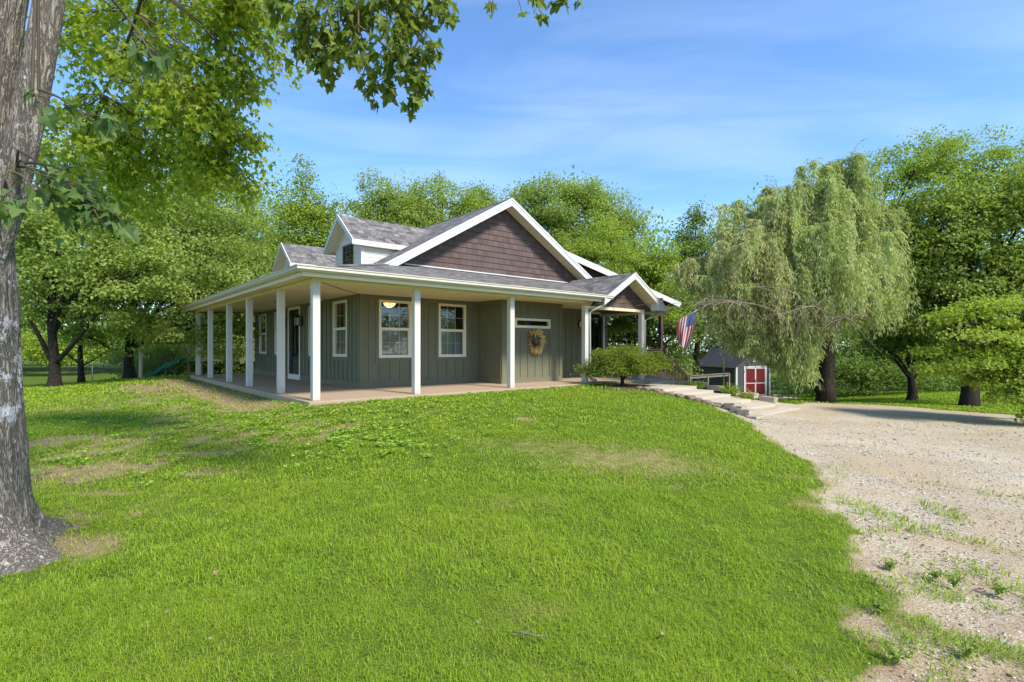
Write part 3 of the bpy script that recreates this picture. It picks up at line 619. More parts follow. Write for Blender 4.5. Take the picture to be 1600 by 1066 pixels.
def battens(mb, org, ud, nd, L, z0, z1, ops, off=.15, sp=.305, trim=.11):
    u=off
    while u<L-.03:
        segs=[(z0+.16,z1-.13)]
        for (a,b,c,e) in ops:
            if a-trim-.02<u<b+trim+.02:
                new=[]
                for (s0,s1) in segs:
                    if s0<c-trim: new.append((s0,min(s1,c-trim)))
                    if s1>e+trim: new.append((max(s0,e+trim),s1))
                segs=new
        for (s0,s1) in segs:
            if s1-s0>.06: plate(mb,org,ud,nd,u-.022,u+.022,s0,s1,0,.022)
        u+=sp
    plate(mb,org,ud,nd,0,L,z1-.13,z1,0,.02)            # frieze
    # base board, interrupted by doors
    cur=0
    for (a,b,c,e) in sorted(ops):
        if c<.3:
            if a-trim>cur: plate(mb,org,ud,nd,cur,a-trim,z0,z0+.16,0,.02)
            cur=b+trim
    plate(mb,org,ud,nd,cur,L,z0,z0+.16,0,.02)
    for (a,b,c,e) in ops:
        zb=max(z0,c-trim); zt=min(e+trim,z1-.131)
        plate(mb,org,ud,nd,a-trim,a,zb,zt,0,.018); plate(mb,org,ud,nd,b,b+trim,zb,zt,0,.018)
        if c>.3: plate(mb,org,ud,nd,a,b,zb,c,0,.018)
        if zt>e+.01: plate(mb,org,ud,nd,a,b,e,zt,0,.018)
EX=(1,0,0);EY=(0,1,0)
# ---- walls
WF=[(2.55-2.0,3.51-2.0,.80,2.34),(4.42-2.0,5.37-2.0,.80,2.34)]
mb=MB()
fo=(2.0,2.4,0); wall_open(mb,fo,EX,(0,-1,0),3.85,0,ZS+.02,WF); battens(mb,fo,EX,(0,-1,0),3.85,0,ZS,WF,.27,.305)
plate(mb,fo,EX,(0,-1,0),0,.11,.16,ZS-.13,0,.021)
lo=(2.0,12.53,0); LL=12.53-2.4                        # left wall runs from the back to the front corner
def lw(y0,y1,a,b): return (12.53-y1,12.53-y0,a,b)
LWO=[lw(3.17,4.12,.82,2.36),lw(5.2,6.12,.82,2.36),lw(7.05,8.1,.0,2.34),lw(8.78,9.7,.82,2.36),lw(10.8,11.75,.84,2.36)]
wall_open(mb,lo,(0,-1,0),(-1,0,0),LL,0,ZS+.02,LWO); battens(mb,lo,(0,-1,0),(-1,0,0),LL,0,ZS,LWO,.2,.305)
plate(mb,lo,(0,-1,0),(-1,0,0),LL-.11,LL,.16,ZS-.13,0,.021)
# bathroom bump-out
BX0,BX1,BY=5.85,8.36,1.24
TO=[(6.36-BX0,7.8-BX0,1.67,1.94)]
bo=(BX0,BY,0); wall_open(mb,bo,EX,(0,-1,0),BX1-BX0,0,ZS+.02,TO)
u=.30
for k in range(9):
    u=.12+.305*k
    if u>BX1-BX0-.1: break
    if .2<u<BX1-BX0-.35:
        plate(mb,bo,EX,(0,-1,0),u-.02,u+.02,.16,1.52,0,.022); plate(mb,bo,EX,(0,-1,0),u-.02,u+.02,2.09,ZS-.13,0,.022)
plate(mb,bo,EX,(0,-1,0),.0,BX1-BX0,0,.16,0,.02); plate(mb,bo,EX,(0,-1,0),0,BX1-BX0,ZS-.13,ZS,0,.02)
plate(mb,bo,EX,(0,-1,0),.0,.13,.16,ZS-.13,0,.021); plate(mb,bo,EX,(0,-1,0),BX1-BX0-.13,BX1-BX0,.16,ZS-.13,0,.021)
plate(mb,bo,EX,(0,-1,0),.13,BX1-BX0-.13,1.53,1.64,0,.018); plate(mb,bo,EX,(0,-1,0),.13,BX1-BX0-.13,1.97,2.08,0,.018)
ro=(BX0,2.4,0); wall_open(mb,ro,(0,-1,0),(-1,0,0),2.4-BY,0,ZS+.02,[]); battens(mb,ro,(0,-1,0),(-1,0,0),2.4-BY,0,ZS,[],.2,.305)
ro2=(BX1,BY,0); wall_open(mb,ro2,(0,1,0),(1,0,0),2.4-BY,0,ZS+.02,[]); battens(mb,ro2,(0,1,0),(1,0,0),2.4-BY,0,ZS,[],.2,.305)
DO=[(10.76-BX1,11.78-BX1,0,2.32)]
eo=(BX1,2.4,0); wall_open(mb,eo,EX,(0,-1,0),12.06-BX1,0,ZS+.02,DO); battens(mb,eo,EX,(0,-1,0),12.06-BX1,0,ZS,DO,.18,.305,.09)
# right side and back
wall_open(mb,(12.06,2.4,0),EY,(1,0,0),10.13,0,ZS+1.2,[(2.2,3.1,.9,2.2),(6,6.9,.9,2.2)]); wall_open(mb,(12.06,12.53,0),(-1,0,0),(0,1,0),10.06,0,ZS+.9,[(4,5,.9,2.2)])
mb.build('wall',M['olive'],house)
# room lining: floor, partitions, a ceiling keep the inside dim
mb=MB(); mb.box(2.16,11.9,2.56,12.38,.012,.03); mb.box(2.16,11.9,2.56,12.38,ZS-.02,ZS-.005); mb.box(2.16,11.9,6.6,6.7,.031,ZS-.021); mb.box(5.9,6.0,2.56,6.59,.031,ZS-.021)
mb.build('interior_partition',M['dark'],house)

# ---- windows
def window(org,ud,nd,o,grid=True,blind=True,transom=False,name='window'):
    org=Vector(org);ud=Vector(ud);nd=Vector(nd); u0,u1,z0,z1=o; f=MB(); w=.055; zm=(z0+z1)/2
    plate(f,org,ud,nd,u0-.012,u0+w,z0-.012,z1+.012,-.07,.032); plate(f,org,ud,nd,u1-w,u1+.012,z0-.012,z1+.012,-.07,.032)
    plate(f,org,ud,nd,u0+w,u1-w,z1-w,z1+.012,-.07,.031); plate(f,org,ud,nd,u0+w,u1-w,z0-.012,z0+w+.012,-.07,.034)
    if not transom:
        plate(f,org,ud,nd,u0+w,u1-w,zm-.035,zm+.035,-.06,.018)
        a,b=u0+w,u1-w
        plate(f,org,ud,nd,a,a+.03,z0+w+.012,zm-.035,-.06,.012); plate(f,org,ud,nd,b-.03,b,z0+w+.012,zm-.035,-.06,.012)
        if grid:
            for zz0,zz1 in ((zm+.035,z1-w),(z0+w+.012,zm-.035)):
                for k in (1,2): uu=a+(b-a)*k/3; plate(f,org,ud,nd,uu-.008,uu+.008,zz0,zz1,-.052,-.036)
                zc=(zz0+zz1)/2
                for k in range(3):
                    ua=a+(b-a)*k/3+(.008 if k else 0); ub=a+(b-a)*(k+1)/3-(.008 if k<2 else 0); plate(f,org,ud,nd,ua,ub,zc-.008,zc+.008,-.052,-.036)
    fr=f.build(name,M['frame'],house,.004)
    g=MB(); P=lambda u,z,d: org+ud*u+Vector((0,0,z))+nd*d
    if transom: g.face([P(u0+w,z0+w,-.03),P(u1-w,z0+w,-.03),P(u1-w,z1-w,-.03),P(u0+w,z1-w,-.03)])
    else:
        g.face([P(u0+w,zm,-.026),P(u1-w,zm,-.026),P(u1-w,z1-w,-.026),P(u0+w,z1-w,-.026)]); g.face([P(u0+w,z0+w,-.03),P(u1-w,z0+w,-.03),P(u1-w,zm,-.03),P(u0+w,zm,-.03)])
    g.build('window_pane',M['glass'],fr)
    if blind:
        b=MB(); top=zm+.02 if blind!='full' else z1-.08; z=z0+.05
        a=Vector(org)+ud*(u0+w+.01); 
        while z<top:
            for dd in (0,):
                b.face([P(u0+w+.01,z,-.10),P(u1-w-.01,z,-.10),P(u1-w-.01,z+.026,-.118),P(u0+w+.01,z+.026,-.118)])
            z+=.032
        b.face([P(u0+w,top,-.09),P(u1-w,top,-.09),P(u1-w,top+.035,-.09),P(u0+w,top+.035,-.09)])
        b.build('window_blind',M['blind'],fr)
    return fr
for o in WF: window(fo,EX,(0,-1,0),o)
for i,o in enumerate(LWO):
    if i!=2: window(lo,(0,-1,0),(-1,0,0),o)
window(bo,EX,(0,-1,0),TO[0],transom=True,blind=False,name='transom_window')
window((12.06,2.4,0),EY,(1,0,0),(2.2,3.1,.9,2.2),blind=False); window((12.06,2.4,0),EY,(1,0,0),(6,6.9,.9,2.2),blind=False); window((12.06,12.53,0),(-1,0,0),(0,1,0),(4,5,.9,2.2),blind=False)

# ---- doors
def door(org,ud,nd,o,lite,trim=.09,sill=.12):
    org=Vector(org);ud=Vector(ud);nd=Vector(nd); u0,u1,z0,z1=o
    f=MB(); plate(f,org,ud,nd,u0-trim,u0,0.005,z1+trim,-.135,.026); plate(f,org,ud,nd,u1,u1+trim,0.005,z1+trim,-.135,.026); plate(f,org,ud,nd,u0,u1,z1,z1+trim,-.135,.027)
    plate(f,org,ud,nd,u0,u1,.005,sill,-.135,.05)
    fr=f.build('door_frame',M['frame'],house,.004)
    d=MB(); s=.11; plate(d,org,ud,nd,u0+.005,u0+s,sill,z1,-.125,-.08); plate(d,org,ud,nd,u1-s,u1-.005,sill,z1,-.125,-.08)
    plate(d,org,ud,nd,u0+s,u1-s,z1-.13,z1,-.125,-.081); plate(d,org,ud,nd,u0+s,u1-s,sill,lite,-.125,-.081)
    plate(d,org,ud,nd,u0+s+.06,u1-s-.06,sill+.12,lite-.12,-.081,-.068)
    dd=d.build('door',M['doorblack'],house,.004)
    g=MB(); P=lambda u,z,dd: org+ud*u+Vector((0,0,z))+nd*dd
    g.face([P(u0+s,lite,-.10),P(u1-s,lite,-.10),P(u1-s,z1-.13,-.10),P(u0+s,z1-.13,-.10)]); g.build('door_glass',M['glass'],dd)
    m_=MB()
    for k in (1,2): uu=u0+s+(u1-u0-2*s)*k/3; plate(m_,org,ud,nd,uu-.008,uu+.008,lite,z1-.13,-.099,-.085)
    m_.build('muntin',M['doorblack'],dd)
    h=MB(); c=org+ud*(u0+.055)+Vector((0,0,1.0))
    h.tube([c-nd*.08,c-nd*.02,c-nd*.02+ud*.11],[.014,.012,.011],8); h.build('door_handle',M['black'],dd)
door(eo,EX,(0,-1,0),DO[0],1.05); door(lo,(0,-1,0),(-1,0,0),LWO[2],.75,.10,.17)

# ---- porch floor, posts, beam, ceiling
mb=MB(); mb.box(-.2,12.3,-.22,2.395,-.30,0); mb.box(-.2,1.995,2.395,13.0,-.30,0); mb.box(1.995,12.06,2.395,12.6,-.30,-.004)
mb.build('porch_floor',M['slab'],house,.012)
def post(x,y,z1=2.40,w=.15):
    b=MB(); h=w/2; b.box(x-h,x+h,y-h,y+h,.001,z1); b.box(x-h-.012,x+h+.012,y-h-.012,y+h+.012,z1-.05,z1-.002) if False else None
    return b.build('porch_post',M['post'],house,.008)
for y in (0,2.25,5.06,7.44,10.3,12.6): post(0,y)
for x in (2.3,5.15): post(x,0)
post(8.08,0,2.238)
post(10.9,0,2.238)
mb=MB(); mb.box(-.08,8.0,-.075,.075,2.40,ZS-.002); mb.box(8.0,10.98,-.07,.07,2.24,2.33); mb.box(-.078,.072,.075,12.72,2.402,ZS-.002)
mb.build('porch_beam',M['soffit'],house,.004)
mb=MB(); mb.box(-.36,8.55,-.36,.03,ZS,ZS+.02); mb.box(-.36,12.3,.03,2.38,ZS,ZS+.02); mb.box(-.36,1.98,2.38,13.2,ZS,ZS+.02)
for k in range(11):                                    # seams of the ceiling panels
    y=1.22*k+.1
    if y<13: mb.box(-.33,1.97,y,y+.035,ZS-.006,ZS-.0005)
for k in range(1,9): mb.box(1.22*k+.8,1.22*k+.835,-.33,1.2,ZS-.006,ZS-.0005)
mb.build('porch_ceiling',M['soffit'],house)
mb=MB(); mb.tube(bez((.12,.25,ZS-.012),(1.0,1.3,ZS-.05),(1.98,2.35,ZS-.012),12),.007,6); mb.build('ceiling_cable',M['deckwood'],house)

# ---- roofs
KF,KL=.27,.22; ZE=2.60
def slab(mb,poly,th,uvdir,mi=0):
    """roof sheet: top face with uv in metres (eave axis, slope axis) and thickness th downwards"""
    A=[Vector(p) for p in poly]; nrm=(A[1]-A[0]).cross(A[2]-A[0]).normalized()
    if nrm.z<0: A=A[::-1]; nrm=-nrm
    u=Vector(uvdir).normalized(); v=nrm.cross(u)
    if v.z<0: v=-v
    uv=[(p.dot(u),p.dot(v)) for p in A]; mb.face(A,uv,mi)
    B=[p-Vector((0,0,th)) for p in A]; mb.face(B[::-1],None,mi)
    for i in range(len(A)): j=(i+1)%len(A); mb.face([A[i],B[i],B[j],A[j]],[(0,0),(0,.1),(.1,.1),(.1,0)],mi)
zf=lambda y: ZE+KF*(y+.40); zl=lambda x: ZE+KL*(x+.40)
hx=(KF*2.85)/KL-.40                                     # hip corner at y=2.45
mb=MB(); slab(mb,[(-.40,-.40,ZE),(8.56,-.40,ZE),(9.86,2.45,zf(2.45)),(hx,2.45,zf(2.45))],.05,EX); 
slab(mb,[(-.40,-.40,ZE),(hx,2.45,zl(hx)),(hx,13.25,zl(hx)),(-.40,13.25,ZE)],.05,EY)
# hip caps
a=Vector((-.40,-.40,ZE+.012)); b=Vector((2.50,2.04,zf(2.04)+.012)); n_=14
for i in range(n_):
    p=a.lerp(b,i/n_); q=a.lerp(b,(i+1.15)/n_); sd=Vector((.11,-.11,-.03)); mb.face([p+sd,q+sd+Vector((0,0,.008)),q+Vector((0,0,.016)),p+Vector((0,0,.004))],[(i*.3,0),(i*.3+.2,0),(i*.3+.2,.13),(i*.3,.13)]); mb.face([p-sd+Vector((0,0,-.05)),p+Vector((0,0,.004)),q+Vector((0,0,.016)),q-sd+Vector((0,0,-.042))],[(0,i*.3),(.1,i*.3),(.1,i*.3+.2),(0,i*.3+.2)])
mb.build('porch_roof',M['roof'],house)
RX,RZ,KM=6.85,5.77,.577; mz=lambda x: RZ-KM*abs(x-RX)
Y0,Y1=1.98,12.95
mb=MB(); slab(mb,[(2.35,Y0,mz(2.35)),(RX,Y0,RZ),(RX,Y1,RZ),(2.35,Y1,mz(2.35))],.06,EY); slab(mb,[(RX,Y0,RZ),(10.82,Y0,mz(10.82)),(10.82,Y1,mz(10.82)),(RX,Y1,RZ)],.06,EY)
for i in range(44):
    y=Y0+i*.25; mb.face([(RX-.13,y,RZ-.06),(RX-.13,y+.27,RZ-.066),(RX,y+.27,RZ+.01),(RX,y,RZ+.016)],[(y,0),(y+.2,0),(y+.2,.13),(y,.13)]); mb.face([(RX,y,RZ+.016),(RX,y+.27,RZ+.01),(RX+.13,y+.27,RZ-.066),(RX+.13,y,RZ-.06)],[(y,0),(y+.2,0),(y+.2,.13),(y,.13)])
mb.build('main_roof',M['roof'],house)
# rake boards of the main gable: a prism in the plane y
def rake(mb,pts_top,y,h,th=.035):
    for i in range(len(pts_top)-1):
        (xa,za),(xb,zb)=pts_top[i],pts_top[i+1]
        mb.prism([(xa,y,za),(xb,y,zb),(xb,y,zb-h),(xa,y,za-h)],(0,th,0))
mb=MB(); e1=2.47; e2=10.74
rake(mb,[(e1,mz(e1)+.0),(RX,RZ+.0)],Y0-.035,.235); rake(mb,[(RX,RZ),(e2,mz(e2))],Y0-.035,.235)
rake(mb,[(e1-.02,mz(e1-.02)+.012),(RX,RZ+.012)],Y0-.050,.07,.0145); rake(mb,[(RX,RZ+.012),(e2+.02,mz(e2+.02)+.012)],Y0-.050,.07,.0145)
mb.build('rake_board',M['white'],house)
mb=MB()
for (xa,xb) in ((e1,RX),(RX,e2)):
    n_=26
    for i in range(n_):                                 # ribbed soffit under the overhang
        x0=xa+(xb-xa)*i/n_; x1=xa+(xb-xa)*(i+1)/n_; zA=mz(x0)-.215; zB=mz(x1)-.215
        mb.face([(x0,Y0,zA),(x1,Y0,zB),(x1,2.36,zB),(x0,2.36,zA)]); mb.box(min(x0,x0+.012),x0+.013,Y0,2.36,zA-.012,zA-.001)
mb.build('rake_soffit',M['soffit'],house)
# shingled gable wall, real courses lapped like siding
def courses(mb,y,z0,z1,xl,xr,row=.178,lap=.014):
    z=z0
    while z<z1:
        t=min(z+row,z1); a0,a1,b0,b1=xl(z),xr(z),xl(t),xr(t)
        if a1-a0>.02:
            if b1<b0: b0=b1=(b0+b1)/2
            mb.face([(a0,y-lap,z),(a1,y-lap,z),(b1,y-.001,t),(b0,y-.001,t)],[(a0,z),(a1,z),(b1,t-.0005),(b0,t-.0005)])
            mb.face([(a0,y,z),(a1,y,z),(a1,y-lap,z),(a0,y-lap,z)])
        z+=row
mb=MB(); zt=RZ-.19; xl=lambda z: RX-(zt-z)/KM; xr=lambda z: RX+(zt-z)/KM
courses(mb,2.40,3.204,zt,lambda z:max(xl(z),2.1),lambda z:min(xr(z),11.6))
mb.face([(2.2,2.401,2.5),(11.7,2.401,2.5),(11.0,2.401,mz(11.0)-.2),(RX,2.401,zt),(2.6,2.401,mz(2.6)-.2)])
mb.face([(11.7,12.5,2.5),(2.2,12.5,2.5),(2.6,12.5,mz(2.6)-.2),(RX,12.5,zt),(11,12.5,mz(11)-.2)])
mb.build('gable_wall',M['shake'],house)
mb=MB(); mb.box(3.3,9.9,2.365,2.384,3.37,3.405); mb.build('wall_flashing',M['white'],house)
# gutters and fascia
mb=MB()
gp=[(-.135,.0),(-.135,-.02),(-.12,-.035),(-.125,-.075),(-.085,-.115),(0,-.115),(0,0)]
def gutter_run(mb,x0,x1,y): mb.prism([(x0,y+a,ZE+.03+b) for a,b in gp],(x1-x0,0,0))
mb2=MB()
P_=[(-.40-.12+.12*0,0)]
# front gutter and side gutter share a mitre at the corner
def loop_ext(mb,profile,ptsA,ptsB):
    n=len(profile)
    for i in range(n): j=(i+1)%n; mb.face([ptsA[i],ptsB[i],ptsB[j],ptsA[j]])
    mb.face(ptsA[::-1]); mb.face(ptsB)
cor=[(-.40+a,-.40+a,ZE+.035+b) for a,b in gp]; rt=[(8.78,-.40+a,ZE+.035+b) for a,b in gp]; bk=[(-.40+a,13.3,ZE+.035+b) for a,b in gp]
loop_ext(mb,gp,cor,rt); mb.build('gutter',M['gutter'],house)
mb=MB(); loop_ext(mb,gp,bk,cor); mb.build('gutter',M['gutter'],house)
mb=MB(); mb.box(-.385,8.70,-.398,-.362,ZS-.03,ZE-.052); mb.box(-.398,-.362,-.362,13.25,ZS-.03,ZE-.052); mb.build('fascia_board',M['fascia'],house)

# ---- portico
PX,PZ,KP=9.91,3.44,.60; pz=lambda x: PZ-KP*abs(x-PX); YP=-.46
mb=MB(); slab(mb,[(8.42,YP,pz(8.42)),(PX,YP,PZ),(PX,4.2,PZ),(8.42,4.2,pz(8.42))],.05,EY); slab(mb,[(PX,YP,PZ),(11.70,YP,pz(11.70)),(11.70,4.2,pz(11.70)),(PX,4.2,PZ)],.05,EY)
for i in range(18):
    y=YP+i*.25; mb.face([(PX-.11,y,PZ-.055),(PX-.11,y+.27,PZ-.06),(PX,y+.27,PZ+.01),(PX,y,PZ+.014)],[(y,0),(y+.2,0),(y+.2,.13),(y,.13)]); mb.face([(PX,y,PZ+.014),(PX,y+.27,PZ+.01),(PX+.11,y+.27,PZ-.06),(PX+.11,y,PZ-.055)],[(y,0),(y+.2,0),(y+.2,.13),(y,.13)])
mb.build('portico_roof',M['roof'],house)
mb=MB(); rake(mb,[(8.40,pz(8.40)),(PX,PZ)],YP-.035,.20); mb.prism([(PX,YP-.035,PZ),(11.72,YP-.035,pz(11.72)),(11.72,YP-.035,2.30),(11.477,YP-.035,2.30),(PX,YP-.035,PZ-.20)],(0,.035,0)); rake(mb,[(8.40,pz(8.40)+.012),(PX,PZ+.012)],YP-.05,.06,.0145); rake(mb,[(PX,PZ+.012),(11.74,pz(11.74)+.012)],YP-.05,.06,.0145)
mb.prism([(11.10,YP-.032,pz(11.10)-.201),(11.476,YP-.032,2.30),(11.10,YP-.032,2.30)],(0,.26,0)); mb.prism([(11.477,YP,2.302),(11.70,YP,2.302),(11.70,YP,2.345),(11.477,YP,2.48)],(0,.46,0))
mb.build('portico_rake',M['white'],house)
mb=MB()
for i in range(14):
    x0=PX+(11.33-PX)*i/14; x1=PX+(11.33-PX)*(i+1)/14; mb.face([(x0,YP,pz(x0)-.19),(x1,YP,pz(x1)-.19),(x1,-.01,pz(x1)-.19),(x0,-.01,pz(x0)-.19)]); mb.box(x0,x0+.012,YP,-.01,pz(x0)-.202,pz(x0)-.191)
    x0=8.45+(PX-8.45)*i/14; x1=8.45+(PX-8.45)*(i+1)/14; mb.face([(x0,YP,pz(x0)-.19),(x1,YP,pz(x1)-.19),(x1,-.01,pz(x1)-.19),(x0,-.01,pz(x0)-.19)])
mb.build('portico_soffit',M['soffit'],house)
mb=MB(); zt2=PZ-.17; courses(mb,-.02,2.331,zt2,lambda z:max(8.45,PX-(zt2-z)/KP),lambda z:min(11.33,PX+(zt2-z)/KP),.165)
mb.face([(8.3,-.018,2.331),(11.33,-.018,2.331),(11.33,-.018,2.47),(PX,-.018,zt2),(8.45,-.018,2.47)]); mb.build('portico_gable',M['shake'],house)
mb=MB(); mb.prism([(11.70,YP+.02+a*0,pz(11.70)-.02) for a in (0,)]+[(11.83,YP+.02,pz(11.70)-.02),(11.81,YP+.02,pz(11.7)-.13),(11.70,YP+.02,pz(11.7)-.13)],(0,3.6,0)); mb.build('gutter',M['gutter'],house)
# downspouts
mb=MB(); mb.tube([(8.50,-.46,2.53),(8.50,-.46,2.42),(8.46,-.40,2.34),(8.27,-.14,2.20),(8.215,-.07,2.12),(8.215,-.07,.22),(8.215,-.12,.12),(8.25,-.3,.07)],.046,4,cap=True); mb.build('downspout',M['post'],house)
mb=MB(); mb.tube([(11.70,-.25,2.30),(11.62,-.22,2.18),(11.25,-.12,2.08),(11.03,-.06,1.98),(11.02,-.05,.1)],.042,4); mb.build('downspout',M['gutter'],house)

# ---- dormers
def dormer(yc):
    X0,hw,ez,pkz=2.6,.92,4.14,5.0; eh=1.06; k=(pkz-ez)/eh; XF=2.28
    b=MB(); z0=zl(2.6)-.02
    d=MB()
    # clapboard front and cheeks as lapped boards
    z=z0
    wy0,wy1,wz0,wz1=yc-.42,yc+.42,3.46,4.16
    while z<pkz-.1:
        t=z+.11; hy=min(hw,(pkz-.06-z)/k); hy2=max(0.0,min(hw,(pkz-.06-t)/k))
        for (p,q,p2,q2) in ([(-hy,-.42,-hy2,-.42),(.42,hy,.42,hy2)] if wz0<z+.055<wz1 else [(-hy,hy,-hy2,hy2)]):
            d.face([(X0-.014,yc+q,z),(X0-.014,yc+p,z),(X0,yc+p2,t),(X0,yc+q2,t)]); d.face([(X0,yc+p,z),(X0-.014,yc+p,z),(X0-.014,yc+q,z),(X0,yc+q,z)][::-1])
        z=t
    z=z0
    while z<ez-.02:
        t=min(z+.11,ez+.03); xe=RX-(RZ-z)/KM+.25
        for s in (-1,1):
            y=yc+s*hw; q=[(X0,y+s*.014,z),(xe,y+s*.014,z),(xe+.19,y,t),(X0,y,t)]; d.face(q if s<0 else q[::-1]); q=[(X0,y,z),(xe,y,z),(xe,y+s*.014,z),(X0,y+s*.014,z)]; d.face(q if s<0 else q[::-1])
        z=t
    body=d.build('dormer',M['vinyl'],house)
    t=MB()
    for s in (-1,1): t.box(X0-.022,X0+.06,yc+s*(hw-.035)-.055,yc+s*(hw-.035)+.055,z0,ez-.02)
    t.box(X0-.02,X0+.01,wy0-.07,wy0,wz0,wz1+.07); t.box(X0-.02,X0+.01,wy1,wy1+.07,wz0,wz1+.07); t.box(X0-.02,X0+.01,wy0,wy1,wz1,wz1+.07)
    t.build('corner_trim',M['vinyl'],body)
    w=MB(); w.box(X0-.018,X0+.02,wy0,wy0+.05,wz0,wz1); w.box(X0-.018,X0+.02,wy1-.05,wy1,wz0,wz1); w.box(X0-.018,X0+.02,wy0+.05,wy1-.05,wz1-.05,wz1)
    for kk in (1,2): yy=wy0+.05+(wy1-wy0-.1)*kk/3; w.box(X0-.006,X0+.006,yy-.009,yy+.009,wz0,wz1-.05)
    for kk in (1,2):
        zz=wz0+(wz1-wz0)*kk/3
        w.box(X0-.004,X0+.004,wy0+.05,wy1-.05,zz-.008,zz+.008)
    w.build('window_frame',M['dormerframe'],body)
    g=MB(); g.face([(X0+.016,wy1-.05,wz0),(X0+.016,wy0+.05,wz0),(X0+.016,wy0+.05,wz1-.05),(X0+.016,wy1-.05,wz1-.05)]); g.build('window_pane',M['glass'],body)
    r=MB(); xr_=RX-(RZ-pkz)/KM+.3; xe_=RX-(RZ-ez)/KM+.25
    for s in (-1,1): slab(r,[(XF,yc,pkz),(xr_,yc,pkz),(xe_,yc+s*eh,ez),(XF,yc+s*eh,ez)],.04,EX)
    r.build('dormer_roof',M['roof'],body)
    f=MB()
    for s in (-1,1):
        f.prism([(XF-.03,yc,pkz+.005),(XF-.03,yc+s*(eh+.02),ez-.012),(XF-.03,yc+s*(eh+.02),ez-.16),(XF-.03,yc,pkz-.155)],(.03,0,0))
        yy=yc+s*eh; f.prism([(XF,yy,ez-.02),(XF,yy+s*.025,ez-.02),(XF,yy+s*.025,ez-.17),(XF,yy,ez-.17)],(xe_-XF-.05,0,0))
    f.build('dormer_fascia',M['white'],body)
    f=MB()
    for s in (-1,1):
        f.face([(XF,yc,pkz-.15),(XF,yc+s*eh,ez-.155),(X0,yc+s*eh,ez-.155),(X0,yc,pkz-.15)]); f.face([(XF,yc+s*hw,ez-.168),(xe_,yc+s*hw,ez-.168),(xe_,yc+s*eh,ez-.168),(XF,yc+s*eh,ez-.168)])
    f.build('dormer_soffit',M['soffit'],body)
dormer(4.52); dormer(9.93)

# ---- covered deck on the far side
dz=lambda x: 4.70-.193*(x-8.73)
mb=MB(); slab(mb,[(8.70,2.42,dz(8.70)+.03),(17.08,2.42,dz(17.08)+.03),(17.08,10.2,dz(17.08)+.03),(8.70,10.2,dz(8.70)+.03)],.05,EY); mb.build('deck_roof',M['roof'],house)
mb=MB(); mb.prism([(8.7,2.385,dz(8.7)+.02),(17.1,2.385,dz(17.1)+.02),(17.1,2.385,dz(17.1)-.21),(8.7,2.385,dz(8.7)-.21)],(0,.034,0)); mb.box(17.085,17.2,2.39,10.2,dz(17.1)-.10,dz(17.1)+.015); mb.build('deck_roof_fascia',M['white'],house)
mb=MB()
for i in range(14):
    y=2.43+i*.3; mb.prism([(12.1,y,dz(12.1)-.03),(17.05,y,dz(17.05)-.03),(17.05,y,dz(17.05)-.17),(12.1,y,dz(12.1)-.17)],(0,.04,0))
mb.face([(8.8,2.6,dz(8.8)-.02),(17.05,2.6,dz(17.05)-.02),(17.05,10.1,dz(17.05)-.02),(8.8,10.1,dz(8.8)-.02)]); mb.build('deck_roof_framing',M['sandal'],house)
mb=MB(); mb.face([(8.8,2.62,mz(8.8)-.1),(12.06,2.62,2.5),(12.06,2.62,dz(12.06)-.03),(8.8,2.62,dz(8.8)-.03)]); mb.build('deck_gable',M['shake'],house)
mb=MB()
for i in range(24): mb.box(12.1+.15*i,12.1+.15*i+.142,2.3,9.5,-.04,-.002+.001*(i%2))
mb.box(12.1,15.75,2.26,2.298,-.26,-.005); mb.box(15.712,15.75,2.3,9.5,-.26,-.005); mb.build('deck_floor',M['deckwood'],house)
for (x,y) in ((15.62,2.40),(15.62,5.9),(15.62,9.3)):
    b=MB(); b.box(x-.075,x+.075,y-.075,y+.075,-1.5,dz(x)-.18); b.build('deck_post',M['deckwood'],house,.006)
def railing(p,q,h=1.0,base=.09,parent=house,name='deck_railing',posts=True):
    p,q=Vector(p),Vector(q); b=MB(); L=(q-p).length; d=(q-p)/L
    M4=Matrix.Translation(p)@Matrix(((d.x,-d.y,0,0),(d.y,d.x,0,0),(d.z,0,1,0),(0,0,0,1)))
    b.box(0,L,-.06,.06,h-.035,h,0,M4); b.box(0,L,-.02,.02,h-.13,h-.04,0,M4); b.box(0,L,-.02,.02,base,base+.08,0,M4)
    n=int(L/.13)
    for i in range(1,n): b.box(L*i/n-.018,L*i/n+.018,.021,.055,base,h-.04,0,M4)
    if posts:
        for u in (.05,L-.05): b.box(u-.045,u+.045,-.045,.045,-.05,h-.036,0,M4)
    return b.build(name,M['deckwood'],parent)
railing((12.15,2.36,0),(15.54,2.36,0)); railing((15.68,4.2,0),(15.68,9.2,0))
b=MB()
for i in range(6): b.box(15.76+.30*i,15.76+.30*i+.34,2.4,3.6,-.20*(i+1)-.04,-.20*(i+1))
for y in (2.36,3.6): b.prism([(15.72,y,-.05),(17.6,y,-1.3),(17.6,y,-1.55),(15.72,y,-.32)],(0,.04,0))
b.build('deck_stair',M['deckwood'],house)
railing((15.70,2.33,0),(17.62,2.33,-1.24),.98)
b=MB(); b.box(17.58,17.68,2.28,2.38,-1.6,-.20); b.build('stair_post',M['deckwood'],house)

